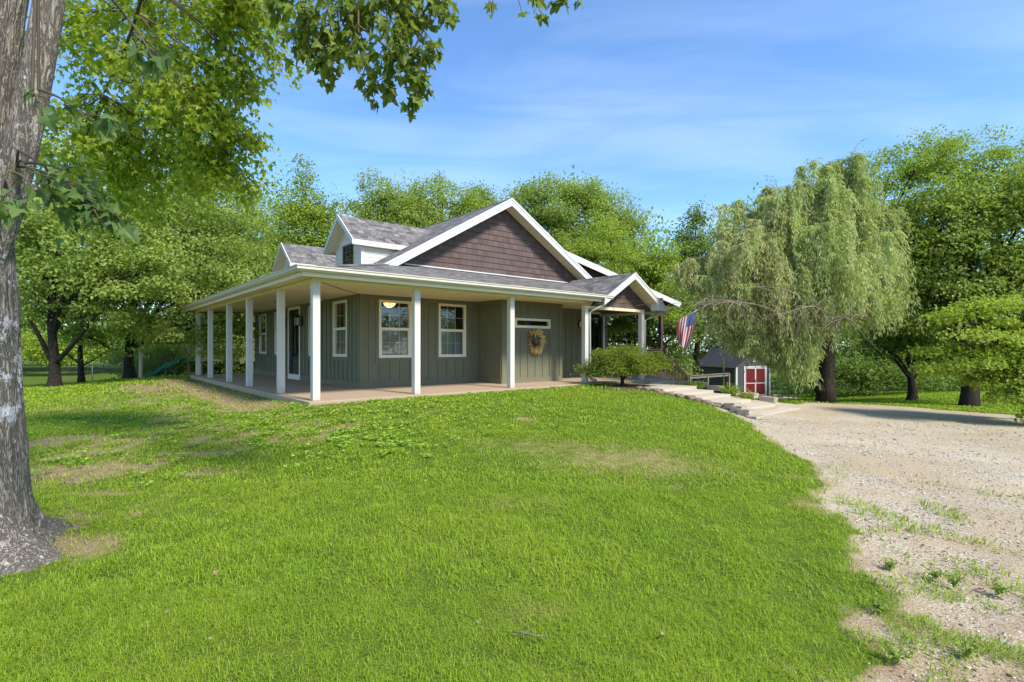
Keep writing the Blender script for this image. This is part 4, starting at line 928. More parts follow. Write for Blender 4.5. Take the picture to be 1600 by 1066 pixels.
# ---- garden bench-height rail beyond the stairs (a low wooden rail fence)
rf=empty('rail_fence',L2W(17.75,2.3,tz(*L2W(17.75,2.3)[:2])),ROT,'low weathered wooden rail fence leading away from the foot of the deck stairs','fence')
zz=tz(*L2W(17.75,2.3)[:2])
for (a,b_) in ((0,1.55),(1.55,3.6)):
    b=MB(); b.box(a+.05,b_-.02,-.02,.02,-.36-zz,-.24-zz); b.box(a+.05,b_-.02,-.06,.06,-.24-zz,-.205-zz); b.build('rail',M['greywood'],rf)
for a in (.0,1.55,3.6):
    b=MB(); b.box(a-.05,a+.05,-.05,.05,-.35,-.245-zz); b.build('fence_post',M['greywood'],rf)

# ================================================================== things on and around the house
def hpos(x,y,z): return L2W(x,y,z)
# wall lanterns
def lantern(x,y,z,face,label,lit=False,s=1.0):
    r=empty('wall_lantern',hpos(x,y,z),ROT+face,label,'wall lantern',None); b=MB()   # local -y points away from the wall
    b.box(-.055*s,.055*s,-.025,0,-.13*s,.13*s); b.tube([(0,-.02,.10*s),(0,-.08*s,.17*s),(0,-.15*s,.15*s)],.011,6); b.build('bracket',M['black'],r)
    b=MB(); b.lathe([(.0,.19*s),(.03*s,.17*s),(.095*s,.11*s),(.10*s,.09*s),(.0,.09*s)],(0,-.15*s,0),4 if not lit else 12); b.build('cap',M['black'],r)
    b=MB()
    for k in range(4):
        w=math.pi/4+k*math.pi/2; cx,cy=.078*s*math.cos(w),-.15*s+.078*s*math.sin(w); b.box(cx-.007,cx+.007,cy-.007,cy+.007,-.14*s,.09*s)
    b.lathe([(0,-.185*s),(.03*s,-.17*s),(.085*s,-.14*s),(.085*s,-.125*s),(0,-.125*s)],(0,-.15*s,0),12); b.build('cage',M['black'],r)
    b=MB(); b.box(-.05*s,.05*s,-.2*s,-.1*s,-.124*s,.088*s); b.build('lamp_glass',M['lampglow'] if lit else M['blind'],r); return r
lantern(10.42,2.4,1.92,0,'small black wall lantern with amber glass between white post and front door',True,.95)
lantern(2.0,6.78,1.93,-math.pi/2,'black caged wall lantern on the near side of the side porch door',False,1.15)
lantern(2.0,8.42,1.93,-math.pi/2,'black caged wall lantern on the far side of the side porch door',False,1.15)
r=empty('ceiling_light',hpos(.98,6.3,ZS),ROT,'small round flush light on the cream side porch ceiling','ceiling light'); b=MB(); b.lathe([(0,-.05),(.07,-.045),(.1,-.02),(.11,0)],(0,0,0),20); b.build('shade',M['gutter'],r); b=MB(); b.lathe([(.112,-.004),(.125,-.012),(.125,0)],(0,0,0),20); b.build('rim',M['greywood'],r)
r=empty('pendant_lamp',hpos(3.14,2.95,2.285),ROT,'lit amber glass pendant lamp seen through the corner window','pendant lamp'); b=MB(); b.lathe([(0,-.09),(.07,-.075),(.14,-.02),(.17,.03),(.165,.035),(0,.03)],(0,0,0),20); b.build('lamp_shade',M['amber'],r); b=MB(); b.tube([(0,0,.03),(0,0,.16)],.012,6); b.build('stem',M['black'],r)
# wreath
r=empty('wreath',hpos(7.19,BY-.03,1.29),ROT,'dried wheat wreath with brown bow hung on the olive wall','wreath')
n=520; th=RNG.random(n)*2*np.pi; th=np.where(RNG.random(n)<.25,RNG.normal(size=n)*.45-1.6,th); rad=.175+.03*RNG.normal(size=n)+.05*np.maximum(0,-np.sin(th)); P=np.stack((rad*np.cos(th),-.02-.05*RNG.random(n),rad*np.sin(th)*1.12),1)
tang=np.stack((-np.sin(th),0*th,np.cos(th)),1); outw=np.stack((np.cos(th),-.3+0*th,np.sin(th)),1); T=unit(outw*.75-tang*.6+RNG.normal(size=(n,3))*.25-np.array([0,0,.25])); 
LM['straw']=leaf_mat('wheat_heads',[(0.462,0.274,0.075),(0.638,0.412,0.135),(0.770,0.519,0.203)],0.1)
leaf_mesh('wheat',P,T,unit(np.array([0,-1.,0])+RNG.normal(size=(n,3))*.3),.10+.09*RNG.random(n),LM['straw'],np.array([(0,0),(.13,.5),(0,1.0),(-.13,.5)]),parent=r)
b=MB(); 
b.tube([(.19*math.cos(k*.3),-.01,.21*math.sin(k*.3)) for k in range(22)],.02,6); b.build('ring',M['twig'],r)
n=130; th=RNG.random(n)*1.3+2.6; P=np.stack((.19*np.cos(th)+.03*RNG.normal(size=n),-.05-.05*RNG.random(n),.2*np.sin(th)+.03*RNG.normal(size=n)),1); LM['bowleaf']=leaf_mat('bow_ribbon',[(.09,.045,.03),(.16,.085,.055),(.25,.15,.10)],.1)
leaf_mesh('bow',P,RNG.normal(size=(n,3))+np.array([-.6,-.2,0]),np.array([0,-1.,0])+.5*RNG.normal(size=(n,3)),.07+.05*RNG.random(n),LM['bowleaf'],KITE,parent=r)
# hanging fern under the portico
r=empty('hanging_fern',hpos(11.9,1.6,2.0),ROT,'leafy green fern in a hanging basket under the portico','hanging plant')
n=900; d=unit(RNG.normal(size=(n,3))*np.array([1,1,.7])); d[:,2]=np.abs(d[:,2])*.5-.3; q=RNG.random(n)**.5; P=d*(.42*q)[:,None]+np.array([0,0,-.02])-np.stack((0*q,0*q,.22*q*q),1)+np.array([0,0,.10])+.05*RNG.normal(size=(n,3))
leaf_mesh('fern_frond',P,unit(d*.8+np.array([0,0,-.25])+.45*RNG.normal(size=(n,3))),np.array([0,0,1.])+d*.6+.3*RNG.normal(size=(n,3)),.16+.1*RNG.random(n),LM['dark'],np.array([(0,0),(.16,.4),(0,1),(-.16,.4)]),parent=r)
b=MB(); b.lathe([(0,-.14),(.1,-.13),(.15,0),(.14,.01),(0,0)],(0,0,0),14); b.build('basket',M['deckwood'],r)
b=MB()
for k in range(3): b.tube([(.14*math.cos(k*2.1),.14*math.sin(k*2.1),0),(0,0,.46)],.005,5)
b.build('hanger',M['black'],r)

# flag on the deck post
def flag():
    p0=PD(1036,514,22.25); tip=PD(1089,485,21.6); d=(tip-p0).normalized()
    r=empty('flag',p0,0,'striped red and white flag with starry blue canton on a slanted pole','flag')
    b=MB(); b.tube([Vector((0,0,0))-d*.05,tip-p0+d*.12],.014,8); b.build('flag_pole',M['white'],r)
    b=MB(); b.lathe([(0,0),(.02,.01),(.028,.03),(.02,.05),(0,.06)],tip-p0+d*.12,10); b.build('finial',M['gutter'],r)
    A=tip-p0; B=PD(1061,499.5,21.85)-p0; Cc=PD(1075,540,21.75)-p0; Dd=PD(1060,541,21.9)-p0
    view=Vector((-.25,-.95,0)).normalized()
    NS,NF=26,30
    def S(s,f):                                       # s along the hoist (0 = tip), f down the fly
        e=(s**(1.0)); top=A.lerp(B,s); bot=Cc.lerp(Dd,s*1.0); p=top.lerp(bot,f)
        belly=math.sin(math.pi*min(1,f*1.02))
        p+= (A-B).normalized()*(.16*belly*(0.5-s))
        p+= view*(.05*f*math.sin(s*11+f*1.5)+.025*f*math.sin(s*23+1))
        p+= Vector((.03*f*math.sin(s*9),0,-.10*f*f*math.sin(s*math.pi*1.5+.4)))
        return p
    m=MB()
    for i in range(NS):
        for j in range(NF):
            s0,s1=i/NS,(i+1)/NS; f0,f1=j/NF,(j+1)/NF; mid=(s0+s1)/2
            mi=2 if (mid<7/13 and f1<=.41) else int(mid*13)%2
            m.face([S(s0,f0),S(s1,f0),S(s1,f1),S(s0,f1)],None,mi,True)
    o=m.build('flag_cloth',[M['flagred'],M['flagwhite'],M['flagblue']],r)
    st=MB()
    for i in range(9):
        for j in range(11):
            if (i+j)%2: continue
            s=(i+1)/10*7/13; f=(j+1)/12*.41; p=S(s,f); du=(S(s+.012,f)-p); dv=(S(s,f+.01)-p)
            for sg in (-1,1):
                nrm=du.cross(dv).normalized()*.003*sg; k=5; pts=[]
                for q in range(10):
                    w=q*math.pi/5; rr=(.022 if q%2==0 else .009); pts.append(p+nrm+du.normalized()*(-math.cos(w)*rr)+dv.normalized()*(math.sin(w)*rr))
                st.face(pts if sg>0 else pts[::-1])
    st.build('star',M['flagwhite'],o)
flag()

# concrete pads of the path
pl=['topmost concrete step pad nearest the portico','second concrete step pad below the topmost pad','third concrete step pad halfway down the path','fourth concrete step pad above the block edging','fifth concrete step pad beside the stacked edging blocks','lowest concrete pad lying level with the gravel driveway']
for i,((a,b_),y,z) in enumerate(zip(PADX,pad_y,pad_z)):
    back=(-.9 if i==0 else pad_y[i-1]+.12); zb=z-.16
    r=MB(); cx,cy=(a+b_)/2,y; M4=Matrix.Translation((0,0,0))
    x0,x1=a-cx,b_-cx; j=[random.uniform(-.02,.02) for _ in range(4)]
    poly=[(x0+j[0],0+j[1],0),(x1+j[2],0-j[1],0),(x1+j[3],back-y,0),(x0-j[2],back-y,0)]
    r.prism([(p[0],p[1],-.16) for p in poly],(0,0,.16)); r.f=r.f[:]; o=r.build('concrete_pad',M['concrete'],None,.015)
    o.location=hpos(cx,cy,z); o.rotation_euler=(0,0,ROT); tag(o,pl[i],'step','concrete pads stepping down the path')
# landing slab at the portico foot is the porch floor itself; edging rocks along the lawn side of the path
def rockmesh(name,sx,sy,sz,mat,rough=.12,blocky=True):
    bm=bmesh.new(); bmesh.ops.create_cube(bm,size=1); bmesh.ops.subdivide_edges(bm,edges=bm.edges[:],cuts=3,use_grid_fill=True)
    for v in bm.verts:
        c=v.co.copy(); 
        if not blocky: c=c*(.62/max(.35,c.length))*.8+c*.2
        o=mnoise.noise(c*2.3+Vector((random.random()*50,)*3) if False else c*2.3+Vector((sx*7,sy*13,sz*5)))*rough; v.co=Vector((c.x*sx,c.y*sy,c.z*sz))*(1+o)
    me=bpy.data.meshes.new(name); bm.to_mesh(me); bm.free(); me.materials.append(mat)
    o=bpy.data.objects.new(name,me); COL.objects.link(o); return o
def put(o,x,y,z,rz=0,local=True):
    o.location=hpos(x,y,z) if local else (x,y,z); o.rotation_euler=(random.uniform(-.05,.05),random.uniform(-.05,.05),(ROT if local else 0)+rz)
def gl(x,y): X,Y,_=L2W(x,y); return tz(X,Y)
ublock=[(8.35,-4.45,.06,'upper tan edging block stacked on the lawn side of the path'),(8.12,-4.72,.05,'middle tan edging block between two others on the lawn side'),(7.88,-5.0,.03,'lower tan edging block at the end of the lawn side stack'),(7.62,-5.32,-.02,'flat stone lying below the lawn side edging blocks')]
for i,(x,y,dz_,lab) in enumerate(ublock):
    o=rockmesh('edging_block',.30+.04*(i%2),.27,.13 if i<3 else .06,M['stone'],.10); put(o,x,y,gl(x,y)+.04+dz_,random.uniform(-.1,.1)); tag(o,lab,'block')
for i in range(11):                                    # brown rocks between lawn and path
    y=-1.75-i*.255; x=8.38+random.uniform(-.10,.07); s=random.uniform(.10,.19)
    o=rockmesh('edging_rock',s*1.5,s*1.2,s*.75,M['rock'],.28,False); put(o,x,y,gl(x,y)+s*.12,random.uniform(0,3)); tag(o,'small brown rock edging the lawn beside the concrete path','rock','brown rocks along the lawn edge')
wall_px=[(10.85,-1.15),(10.98,-1.6),(11.02,-2.05),(11.08,-2.55),(11.15,-3.0),(11.25,-3.5),(11.45,-3.95)]
for i,(x,y) in enumerate(wall_px):
    o=rockmesh('wall_block',.24,.42,.14,M['stone'],.10); put(o,x,y,max(gl(x,y),pad_z[min(5,max(0,int((-y-1.7)/.55)))]-.05)+.06,random.uniform(-.12,.12)); tag(o,'tan stone block in the low wall on the shed side of path','block','low wall blocks on the shed side')
for (px,py,lab,s) in ((1197,612.5,'long tan stone block set in gravel in front of the shed door',.5),(1214,617,'square tan stone block right of the long block by the shed',.4)):
    X,Y=PG(px,py+4); o=rockmesh('stone_block',s*1.0,s*.5,.15,M['stone'],.1); put(o,X,Y,tz(X,Y)+.07,random.uniform(-.1,.1),False); tag(o,lab,'block')
for i,(px,py) in enumerate(((1230,620),(1243,621.5),(1222,622))):
    X,Y=PG(px,py+3); o=rockmesh('flat_stone',.45,.35,.06,M['stone'],.1); put(o,X,Y,tz(X,Y)+.03,random.uniform(0,1),False); tag(o,'flat pale stone lying at the gravel edge near the willow','stone','flat stones near the willow')
# firewood stacked beside the deck stairs
for i in range(16):
    x=11.0+.13*(i%8)+.06*(i//8); z=gl(11.5,-.35)+.09+.13*(i//8)
    b=MB(); R_=random.uniform(.05,.07); b.tube([(0,-.24,0),(0,0,.004),(0,.24,0)],[R_,R_*1.05,R_*.97],9); o=b.build('firewood_log',M['log']); put(o,x,-.35,z+.0,random.uniform(-.05,.05)); tag(o,'short split firewood log in the pale pile behind the lacy shrub','log','firewood logs piled by the portico')
# bamboo torch
X,Y=PG(1131,606); X,Y,_=PD(1131,606,17.6)
r=empty('garden_torch',(X,Y,tz(X,Y)),0,'bamboo garden torch standing among the plants by the path','torch'); h=CZ-(575-HY)/F*17.6-tz(X,Y)
b=MB(); b.tube([(0,0,-.1),(.005,0,h*.5),(0,0,h)],.017,8); b.build('pole',M['bamboo'],r)
b=MB(); b.lathe([(.018,h-.15),(.03,h),(.065,h+.18),(.06,h+.3),(.045,h+.31),(0,h+.3)],(0,0,0),12); b.build('torch_head',M['bamboo'],r)
b=MB(); b.lathe([(.04,h+.31),(.042,h+.36),(.015,h+.375),(0,h+.39)],(0,0,0),12); b.build('wick_can',M['gutter'],r)

# ---- shed
sb=PD(1150,620,30); sa=math.atan2(.30,.95)
shed=empty('garden_shed',(sb.x,sb.y,-1.78),sa,'small grey shed with white trimmed red double doors and dark roof','shed')
W_,D_,Hh,PkH=2.43,3.4,1.78,2.78
m=MB(); m.box(0,W_,.0,D_,-.3,Hh); m.prism([(0,0,Hh),(W_,0,Hh),(W_/2,0,PkH)],(0,D_,0))
for i in range(12):
    u=.1+.2*i
    if u<W_: m.box(u-.006,u+.006,-.006,-.001,.05,Hh)
for i in range(17): m.box(-.006,-.001,.1+.2*i-.006,.1+.2*i+.006,.05,Hh-.02)
m.build('wall',M['shedgrey'],shed)
m=MB(); k=(PkH-Hh)/(W_/2)
slab(m,[(-.18,-.15,Hh-.18*k+.04),(W_/2,-.15,PkH+.04),(W_/2,D_+.15,PkH+.04),(-.18,D_+.15,Hh-.18*k+.04)],.05,EY); slab(m,[(W_/2,-.15,PkH+.04),(W_+.18,-.15,Hh-.18*k+.04),(W_+.18,D_+.15,Hh-.18*k+.04),(W_/2,D_+.15,PkH+.04)],.05,EY); m.build('roof',M['shedroof'],shed)
for bx_ in ((-.02,.09,-.025,0,0,Hh-.05),(-.025,-.001,.001,.07,0,Hh-.05),(W_-.09,W_+.02,-.025,0,0,Hh-.05)):
    m=MB(); m.box(*bx_); m.build('corner_trim',M['white'],shed)
dx0=W_/2-.72+.13; dh=1.66
for s in (0,1):
    a=dx0+.72*s; m=MB(); m.box(a+.01,a+.71,-.03,-.002,.06,dh-.005); d_=m.build('door',M['red'],shed)
    m=MB(); 
    for (x0,x1,z0,z1) in ((a,a+.04,.05,dh),(a+.68,a+.72,.05,dh),(a+.04,a+.68,dh-.05,dh),(a+.04,a+.68,.05,.10),(a+.04,a+.68,dh*.45,dh*.45+.045)): m.box(x0,x1,-.045,-.031,z0,z1)
    m.build('door_trim',M['white'],d_)
m=MB(); m.box(dx0-.09,dx0-.01,-.04,0,0,dh+.1); m.box(dx0+1.45,dx0+1.53,-.04,0,0,dh+.1); m.box(dx0-.01,dx0+1.45,-.04,0,dh+.015,dh+.1); m.build('door_frame',M['white'],shed)
m=MB(); m.box(W_/2-.14,W_/2+.14,-.035,-.003,Hh+.22,Hh+.44)
for i in range(4): m.box(W_/2-.1,W_/2+.1,-.045,-.036,Hh+.25+.045*i,Hh+.265+.045*i)
m.build('gable_vent',M['white'],shed)
m=MB(); m.tube([(dx0+.70,-.06,.8),(dx0+.70,-.06,1.0)],.015,6); m.build('door_handle',M['black'],shed)

# ---- play set behind the side porch
pp=PD(296,583,25); z0=CZ-(587-HY)/F*25
ps=empty('play_set',(pp.x,pp.y,z0),0,'wooden play platform with railings beyond the side porch','play set')
k=25/F
m=MB()
for i in range(9): m.box(-.1,(385-293)*k+1.2,-.0+.14*i,.13+.14*i,.80,.84)
m.box(-.1,(385-293)*k+1.2,-.04,-.001,.68,.84); m.build('platform',M['greywood'],ps)
for x in (-.05,.55,1.75,3.0,3.95):
    for y in (0.02,1.2):
        m=MB(); m.box(x-.045,x+.045,y-.045,y+.045,-.4,1.55 if x<3.5 or y>1 else .8); m.build('post',M['greywood'],ps)
for (x0,x1) in ((.0,.5),(.6,1.7),(1.8,2.95)):
    m=MB()
    for z in (1.05,1.27,1.48): m.box(x0,x1,1.18,1.215,z,z+.07)
    m.build('railing',M['greywood'],ps)
m=MB()
for z in (1.05,1.27,1.48): m.box(-.06,-.03,.07,1.15,z,z+.07)
m.build('railing',M['greywood'],ps)
sl=PD(296,583,24.6)
r=empty('slide',(pp.x-.06,pp.y,z0),math.radians(196),'teal plastic wavy slide running down from the wooden play platform','slide')
m=MB(); path=[(0,.84),(.22,.83),(.5,.68),(.8,.46),(1.05,.38),(1.3,.20),(1.62,-.06),(1.95,-.14)]
prof=[(-.24,.13),(-.21,.15),(-.19,.05),(-.1,.0),(.1,.0),(.19,.05),(.21,.15),(.24,.13),(.2,-.03),(-.2,-.03)]
for i in range(len(path)-1):
    A=[(path[i][0],-.3+a,path[i][1]+b_) for a,b_ in prof]; B=[(path[i+1][0],-.3+a,path[i+1][1]+b_) for a,b_ in prof]
    for q in range(len(prof)): w=(q+1)%len(prof); m.face([A[q],B[q],B[w],A[w]],None,0,True)
m.build('chute',M['slide'],r); m=MB(); m.box(1.0,1.05,-.42,-.18,-.4,.33); m.build('support_leg',M['slide'],r)
# fence posts of the wire fence on the left
fp=[(219.5,581,20.5,1.02,'pale wooden fence post standing alone on the lawn crest'),(192,587,24,.9,'thin grey fence post beside the broad maple trunk'),(144,590,27,1.0,'thin steel fence post between the two nearest left maples')]
for i,(px,py,d,h,lab) in enumerate(fp):
    X,Y,_=PD(px,py,d); Z=tz(X,Y); b=MB(); rr=.07 if i==0 else .025; b.tube([(0,0,-.3),(.01,0,h*.5),(0,.01,h)],[rr,rr*.97,rr*.93],9); o=b.build('fence_post',M['greywood'] if i else M['log']); o.location=(X,Y,Z); tag(o,lab,'fence post')
a=PD(80,600,27.5); b_=PD(219.5,585,20.6); c_=PD(330,585,31)
m=MB()
for (p,q) in ((a,b_),(b_,c_)):
    for h in (.25,.5,.75,.95):
        pts=[]
        for i in range(7):
            t=i/6; X=p.x+(q.x-p.x)*t; Y=p.y+(q.y-p.y)*t; pts.append((X,Y,tz(X,Y)+h))
        m.tube(pts,.006,4)
    for s in range(46):
        t=s/46; X=p.x+(q.x-p.x)*t; Y=p.y+(q.y-p.y)*t; z=tz(X,Y); m.tube([(X,Y,z+.1),(X,Y,z+.95)],.004,3,cap=False)
o=m.build('wire_fence',M['greywood']); tag(o,'woven wire fence along the far side of the left lawn','fence')

# ================================================================== TREES
# ---- the foreground maple: real trunk surface with flared roots
def big_maple():
    bx,by=TRUNK; bz=tz(bx,by); root=empty('maple_tree',(bx,by,bz),0,'big foreground maple with two lichen spotted stems and overhanging leafy branches','tree')
    B=Vector((bx,by,bz)); NA=120
    def stem(mb,ctr,rad,flare=None,nz=140,seed=0,furrow=.022):
        base=len(mb.v)
        for i in range(nz+1):
            t=i/nz; c=ctr(t); r=rad(t)
            for k in range(NA):
                w=2*math.pi*k/NA; rr=r
                if flare: rr=rr*flare(w,c.z)
                q=Vector((math.cos(w)*2.2,math.sin(w)*2.2,c.z*.55+seed)); d=mnoise.noise(q*2.2)*.5+mnoise.noise(q*5.5)*.35
                rid=abs(mnoise.noise(Vector((math.cos(w)*6.5,math.sin(w)*6.5,c.z*1.6+seed)))); fine=abs(mnoise.noise(Vector((math.cos(w)*15,math.sin(w)*15,c.z*3.5+seed))))
                rr+= r*.10*d - furrow*max(0,.28-rid)*2.6*(r/.36) - furrow*.5*max(0,.22-fine)*2
                if flare and c.z<.5:
                    e=math.exp(-max(0,c.z)/.16); rr+=e*(.16*abs(mnoise.noise(Vector((math.cos(w)*5.5,math.sin(w)*5.5,c.z*2+3))))+.07*mnoise.noise(Vector((math.cos(w)*14,math.sin(w)*14,c.z*9)))-.05)
                mb.v.append((c.x+math.cos(w)*rr,c.y+math.sin(w)*rr,c.z+(.03*mnoise.noise(Vector((math.cos(w)*9,math.sin(w)*9,c.z*6+8)))*math.exp(-max(0,c.z)/.2) if flare else 0)))
        for i in range(nz):
            for k in range(NA):
                k2=(k+1)%NA; mb.f.append([base+i*NA+k,base+i*NA+k2,base+(i+1)*NA+k2,base+(i+1)*NA+k]); mb.uv.append([(0,0)]*4); mb.mi.append(0); mb.sm.append(True)
    def fl(w,z):
        z=max(0,z); lob=.55+.45*math.cos(5*w+.35)+.25*math.cos(3*w+1.1); return 1+math.exp(-z/.13)*(.24+.56*max(0,lob))+.07*math.exp(-z/.5)
    mb=MB(); fork=2.72
    stem(mb,lambda t: Vector((-.03*t,0,-.12+(fork+.35)*t)),lambda t:.475-.10*t,fl,230,0)
    l0=Vector((-.02,.0,fork-.75)); l1=Vector((.60,.05,6.9))
    stem(mb,lambda t: l0.lerp(l1,t)+Vector((0,.10*math.sin(t*3),0)),lambda t:.29-.17*t**.6,None,150,9,.014)
    r0=Vector((.20,.05,fork-.75)); r1=Vector((1.05,.25,6.4))
    def rc(t): p=r0.lerp(r1,t); p.x=.18+.76*(t**.72)+.03*math.sin(t*6); return p
    stem(mb,rc,lambda t:.112-.045*t,None,130,21,.012)
    mb.build('trunk',M['bark'],root)
    # ground roots
    # limbs and hanging sprays
    tw=MB(); LP=[];LT=[];LN=[];LS=[]; low=[0,0]; rg=np.random.default_rng(5); rs=random.Random(5)
    anchors0=[]
    def spray(start,end,sag,n,spread,size,r0=.012,subs=5,hang=.35):
        if anchors0:
            st0=Vector(start); a0=min(anchors0,key=lambda q:(q-st0).length); tw.tube(bez(a0,a0.lerp(st0,.5)+Vector((0,0,.06)),st0,6),[max(.004,r0*1.15)]*7,6,cap=False)
        s=Vector(start);e=Vector(end); md=s.lerp(e,.55)+Vector((0,0,sag)); path=bez(s,md,e,12); tw.tube(path,[r0*(1-.8*i/12)+.0018 for i in range(13)],6,cap=False)
        ax=(e-s).normalized(); anchors=[]
        for k in range(subs):
            t=rs.uniform(.35,1.0); p=path[int(t*12)]; d=Vector((rs.gauss(0,1),rs.gauss(0,1),rs.gauss(-hang,.55))); d=(d+ax*.8).normalized(); L=spread*rs.uniform(.5,1.15)
            q=p+d*L+Vector((0,0,-.15*L)); tp=bez(p,p.lerp(q,.5)+Vector((0,0,.08*L)),q,6); tw.tube(tp,[.005-.0006*i for i in range(7)],5,cap=False); anchors+= [(tp[i],d) for i in (2,3,4,5,6,6)]
        anchors+=[(path[i],ax) for i in (9,10,11,12,12)]
        for _ in range(n):
            a,d=anchors[rs.randrange(len(anchors))]; off=Vector((rs.gauss(0,1),rs.gauss(0,1),rs.gauss(-.2,1)))*(spread*.16); p=a+off
            LP.append(p); T=d*.5+off.normalized()*.5+Vector((rs.gauss(0,.4),rs.gauss(0,.4),-.55)); LT.append(T); LN.append(Vector((rs.gauss(0,.55),rs.gauss(0,.55),1))); LS.append(size*rs.uniform(.6,1.25))
    limb0=B+Vector((.55,.2,4.6)); limbL=B+Vector((.1,.05,5.0))
    def P3(px,py,d): return PD(px,py,d)
    # heavy limbs: one reaching back over the lawn, one to the right over the camera side
    limbs=[(rc(.72)+B,B+Vector((1.1,1.8,6.6)),P3(210,20,6.6),.035),(rc(.8)+B,B+Vector((1.6,1.5,6.9)),P3(360,-50,6.3),.035),(rc(.8)+B,B+Vector((2.0,.6,6.3)),P3(560,-150,4.6),.06),(rc(.9)+B,B+Vector((2.6,.0,6.6)),P3(800,-210,3.9),.05),(rc(.66)+B,B+Vector((.7,1.9,6.3)),P3(160,150,6.6),.032),(l0.lerp(l1,.7)+B,B+Vector((-.6,-1.0,5.6)),P3(60,-120,3.0),.05)]
    for (s,m_,e,r) in limbs: tw.tube(bez(s,m_,e,14),[r*(1-.65*i/14) for i in range(15)],9,cap=False)
    for (s_,m_,e_,r_) in limbs: anchors0.extend(bez(s_,m_,e_,14)[3:])
    anchors0.extend([rc(t)+B for t in (.1,.2,.3,.4,.5,.6,.7)]+[B+Vector((0,0,z)) for z in (1.6,1.9,2.2,2.5,2.8,3.1)])
    # canopy mass behind the stems
    mass=[(90,30,6.6),(150,20,6.9),(230,10,6.5),(300,20,6.8),(350,40,6.3),(395,20,6.0),(130,90,7.0),(200,90,6.6),(270,95,7.0),(330,110,6.5),(370,95,6.2),(400,60,6.1),(110,160,7.2),(180,170,6.8),(250,165,7.2),(310,180,6.7),(360,205,6.4),(140,230,7.4),(210,235,7.0),(280,235,7.3),(330,245,6.9),(380,240,6.6),(110,290,7.6),(180,300,7.4),(250,300,7.6),(310,295,7.3),(365,285,6.9),(60,240,7.5),(395,285,6.7),(400,130,6.2),(170,-40,6.4),(280,-50,6.3),(380,-40,5.9),(225,130,6.1),(300,150,6.0)]
    ends=[l[2] for l in limbs]
    for (px,py,d) in mass:
        e=P3(px,py,d); s=min((bez(*l[:3],14)[k] for l in (limbs[0],limbs[1],limbs[4]) for k in range(4,15)),key=lambda q:(q-e).length+.6*max(0,e.z-q.z)); 
        spray(s,e,.12,rs.randint(380,520),.55,.066,.009,10,.3)
    for (px,py,d) in [(408,235,6.7),(415,225,6.6),(412,265,6.8),(398,145,6.2),(412,150,6.1),(415,70,6.0),(420,25,5.8),(405,290,6.8),(350,130,6.3)]:
        e=P3(px,py,d); s=P3(px-120,py-70,d+.2); spray(s,e,.1,55,.26,.085,.008,5,.5)
    # low sprays crossing the trunk close to the camera
    low[0]=len(LP)
    for (a,b_,n,sp,sz) in [((40,255,3.0),(110,275,2.75),22,.20,.066),((30,235,3.0),(150,330,2.8),46,.28,.068),((20,270,2.9),(55,300,2.6),18,.18,.09),((60,140,3.1),(135,185,2.7),20,.16,.08),((50,150,3.0),(60,160,2.6),6,.08,.08),((10,280,2.8),(20,320,2.6),12,.15,.09),((70,280,3.0),(175,310,2.9),36,.24,.068),((110,290,3.0),(190,345,2.9),30,.2,.068),((200,30,3.6),(240,95,3.3),22,.2,.1)]:
        spray(P3(*a),P3(*b_),.05,n,sp,sz,.007,4,.3)
    low[1]=len(LP)
    # hanging boughs against the sky
    hang=[((520,-60,4.3),(560,70,4.15),120,.34),((470,-70,4.4),(470,40,4.3),80,.28),((560,-60,4.2),(625,60,4.05),120,.32),((620,-70,4.2),(690,25,4.1),80,.26),((600,-60,4.2),(590,10,4.2),90,.34),((500,-60,4.4),(520,70,4.3),90,.30),((560,40,4.15),(640,110,4.05),60,.22),((640,60,4.1),(655,155,4.0),48,.16),((560,70,4.15),(585,158,4.05),20,.10),((500,60,4.3),(515,120,4.25),42,.14),((455,50,4.35),(478,85,4.3),24,.12),((560,-60,4.3),(540,20,4.25),80,.3),((620,-60,4.2),(650,40,4.1),70,.28),((640,90,4.05),(672,80,4.0),22,.12),((600,100,4.1),(610,140,4.05),22,.12),((460,-40,4.6),(440,10,4.6),50,.2),((430,-40,4.8),(425,40,4.7),24,.16),((690,10,4.1),(700,30,4.05),14,.1)]
    low.append(len(LP))
    for (a,b_,n,sp) in hang: spray(P3(*a),P3(*b_),.04,n,sp,.088,.007,5,.6)
    for (a,b_,n,sp) in [((790,-70,3.9),(815,18,3.85),7,.06),((800,-60,3.9),(848,25,3.8),14,.07),((850,-60,3.8),(880,2,3.75),16,.12),((870,-50,3.8),(905,5,3.75),7,.07),((775,-60,3.9),(768,28,3.85),4,.04)]: spray(P3(*a),P3(*b_),.02,n,sp,.075,.004,2,.4)
    for (px,py,d) in [(430,-150,4.9),(500,-165,4.7),(560,-185,4.6),(620,-190,4.4),(690,-200,4.2),(760,-215,4.0),(810,-225,3.9),(360,-140,6.0),(300,-150,6.3),(460,-230,4.9),(590,-260,4.5),(700,-270,4.2)]:
        e=P3(px,py,d); spray(e+Vector((-.25,.2,.15)),e,.08,70,.36,.08,.008,6,.15)
    low.append(len(LP))
    # upper crown outside the frame keeps the tree whole
    up=[(B.x-.6,B.y-.3,B.z+8.4,1.9,2.0,1.5),(B.x-2.4,B.y+.4,B.z+7.0,1.9,2.0,1.4),(B.x-1.8,B.y-2.2,B.z+6.6,1.8,1.5,1.2)]
    P,O,C,rep,rg2=crown_points(up,150,.42,16,.5,.6,3); n=len(P)
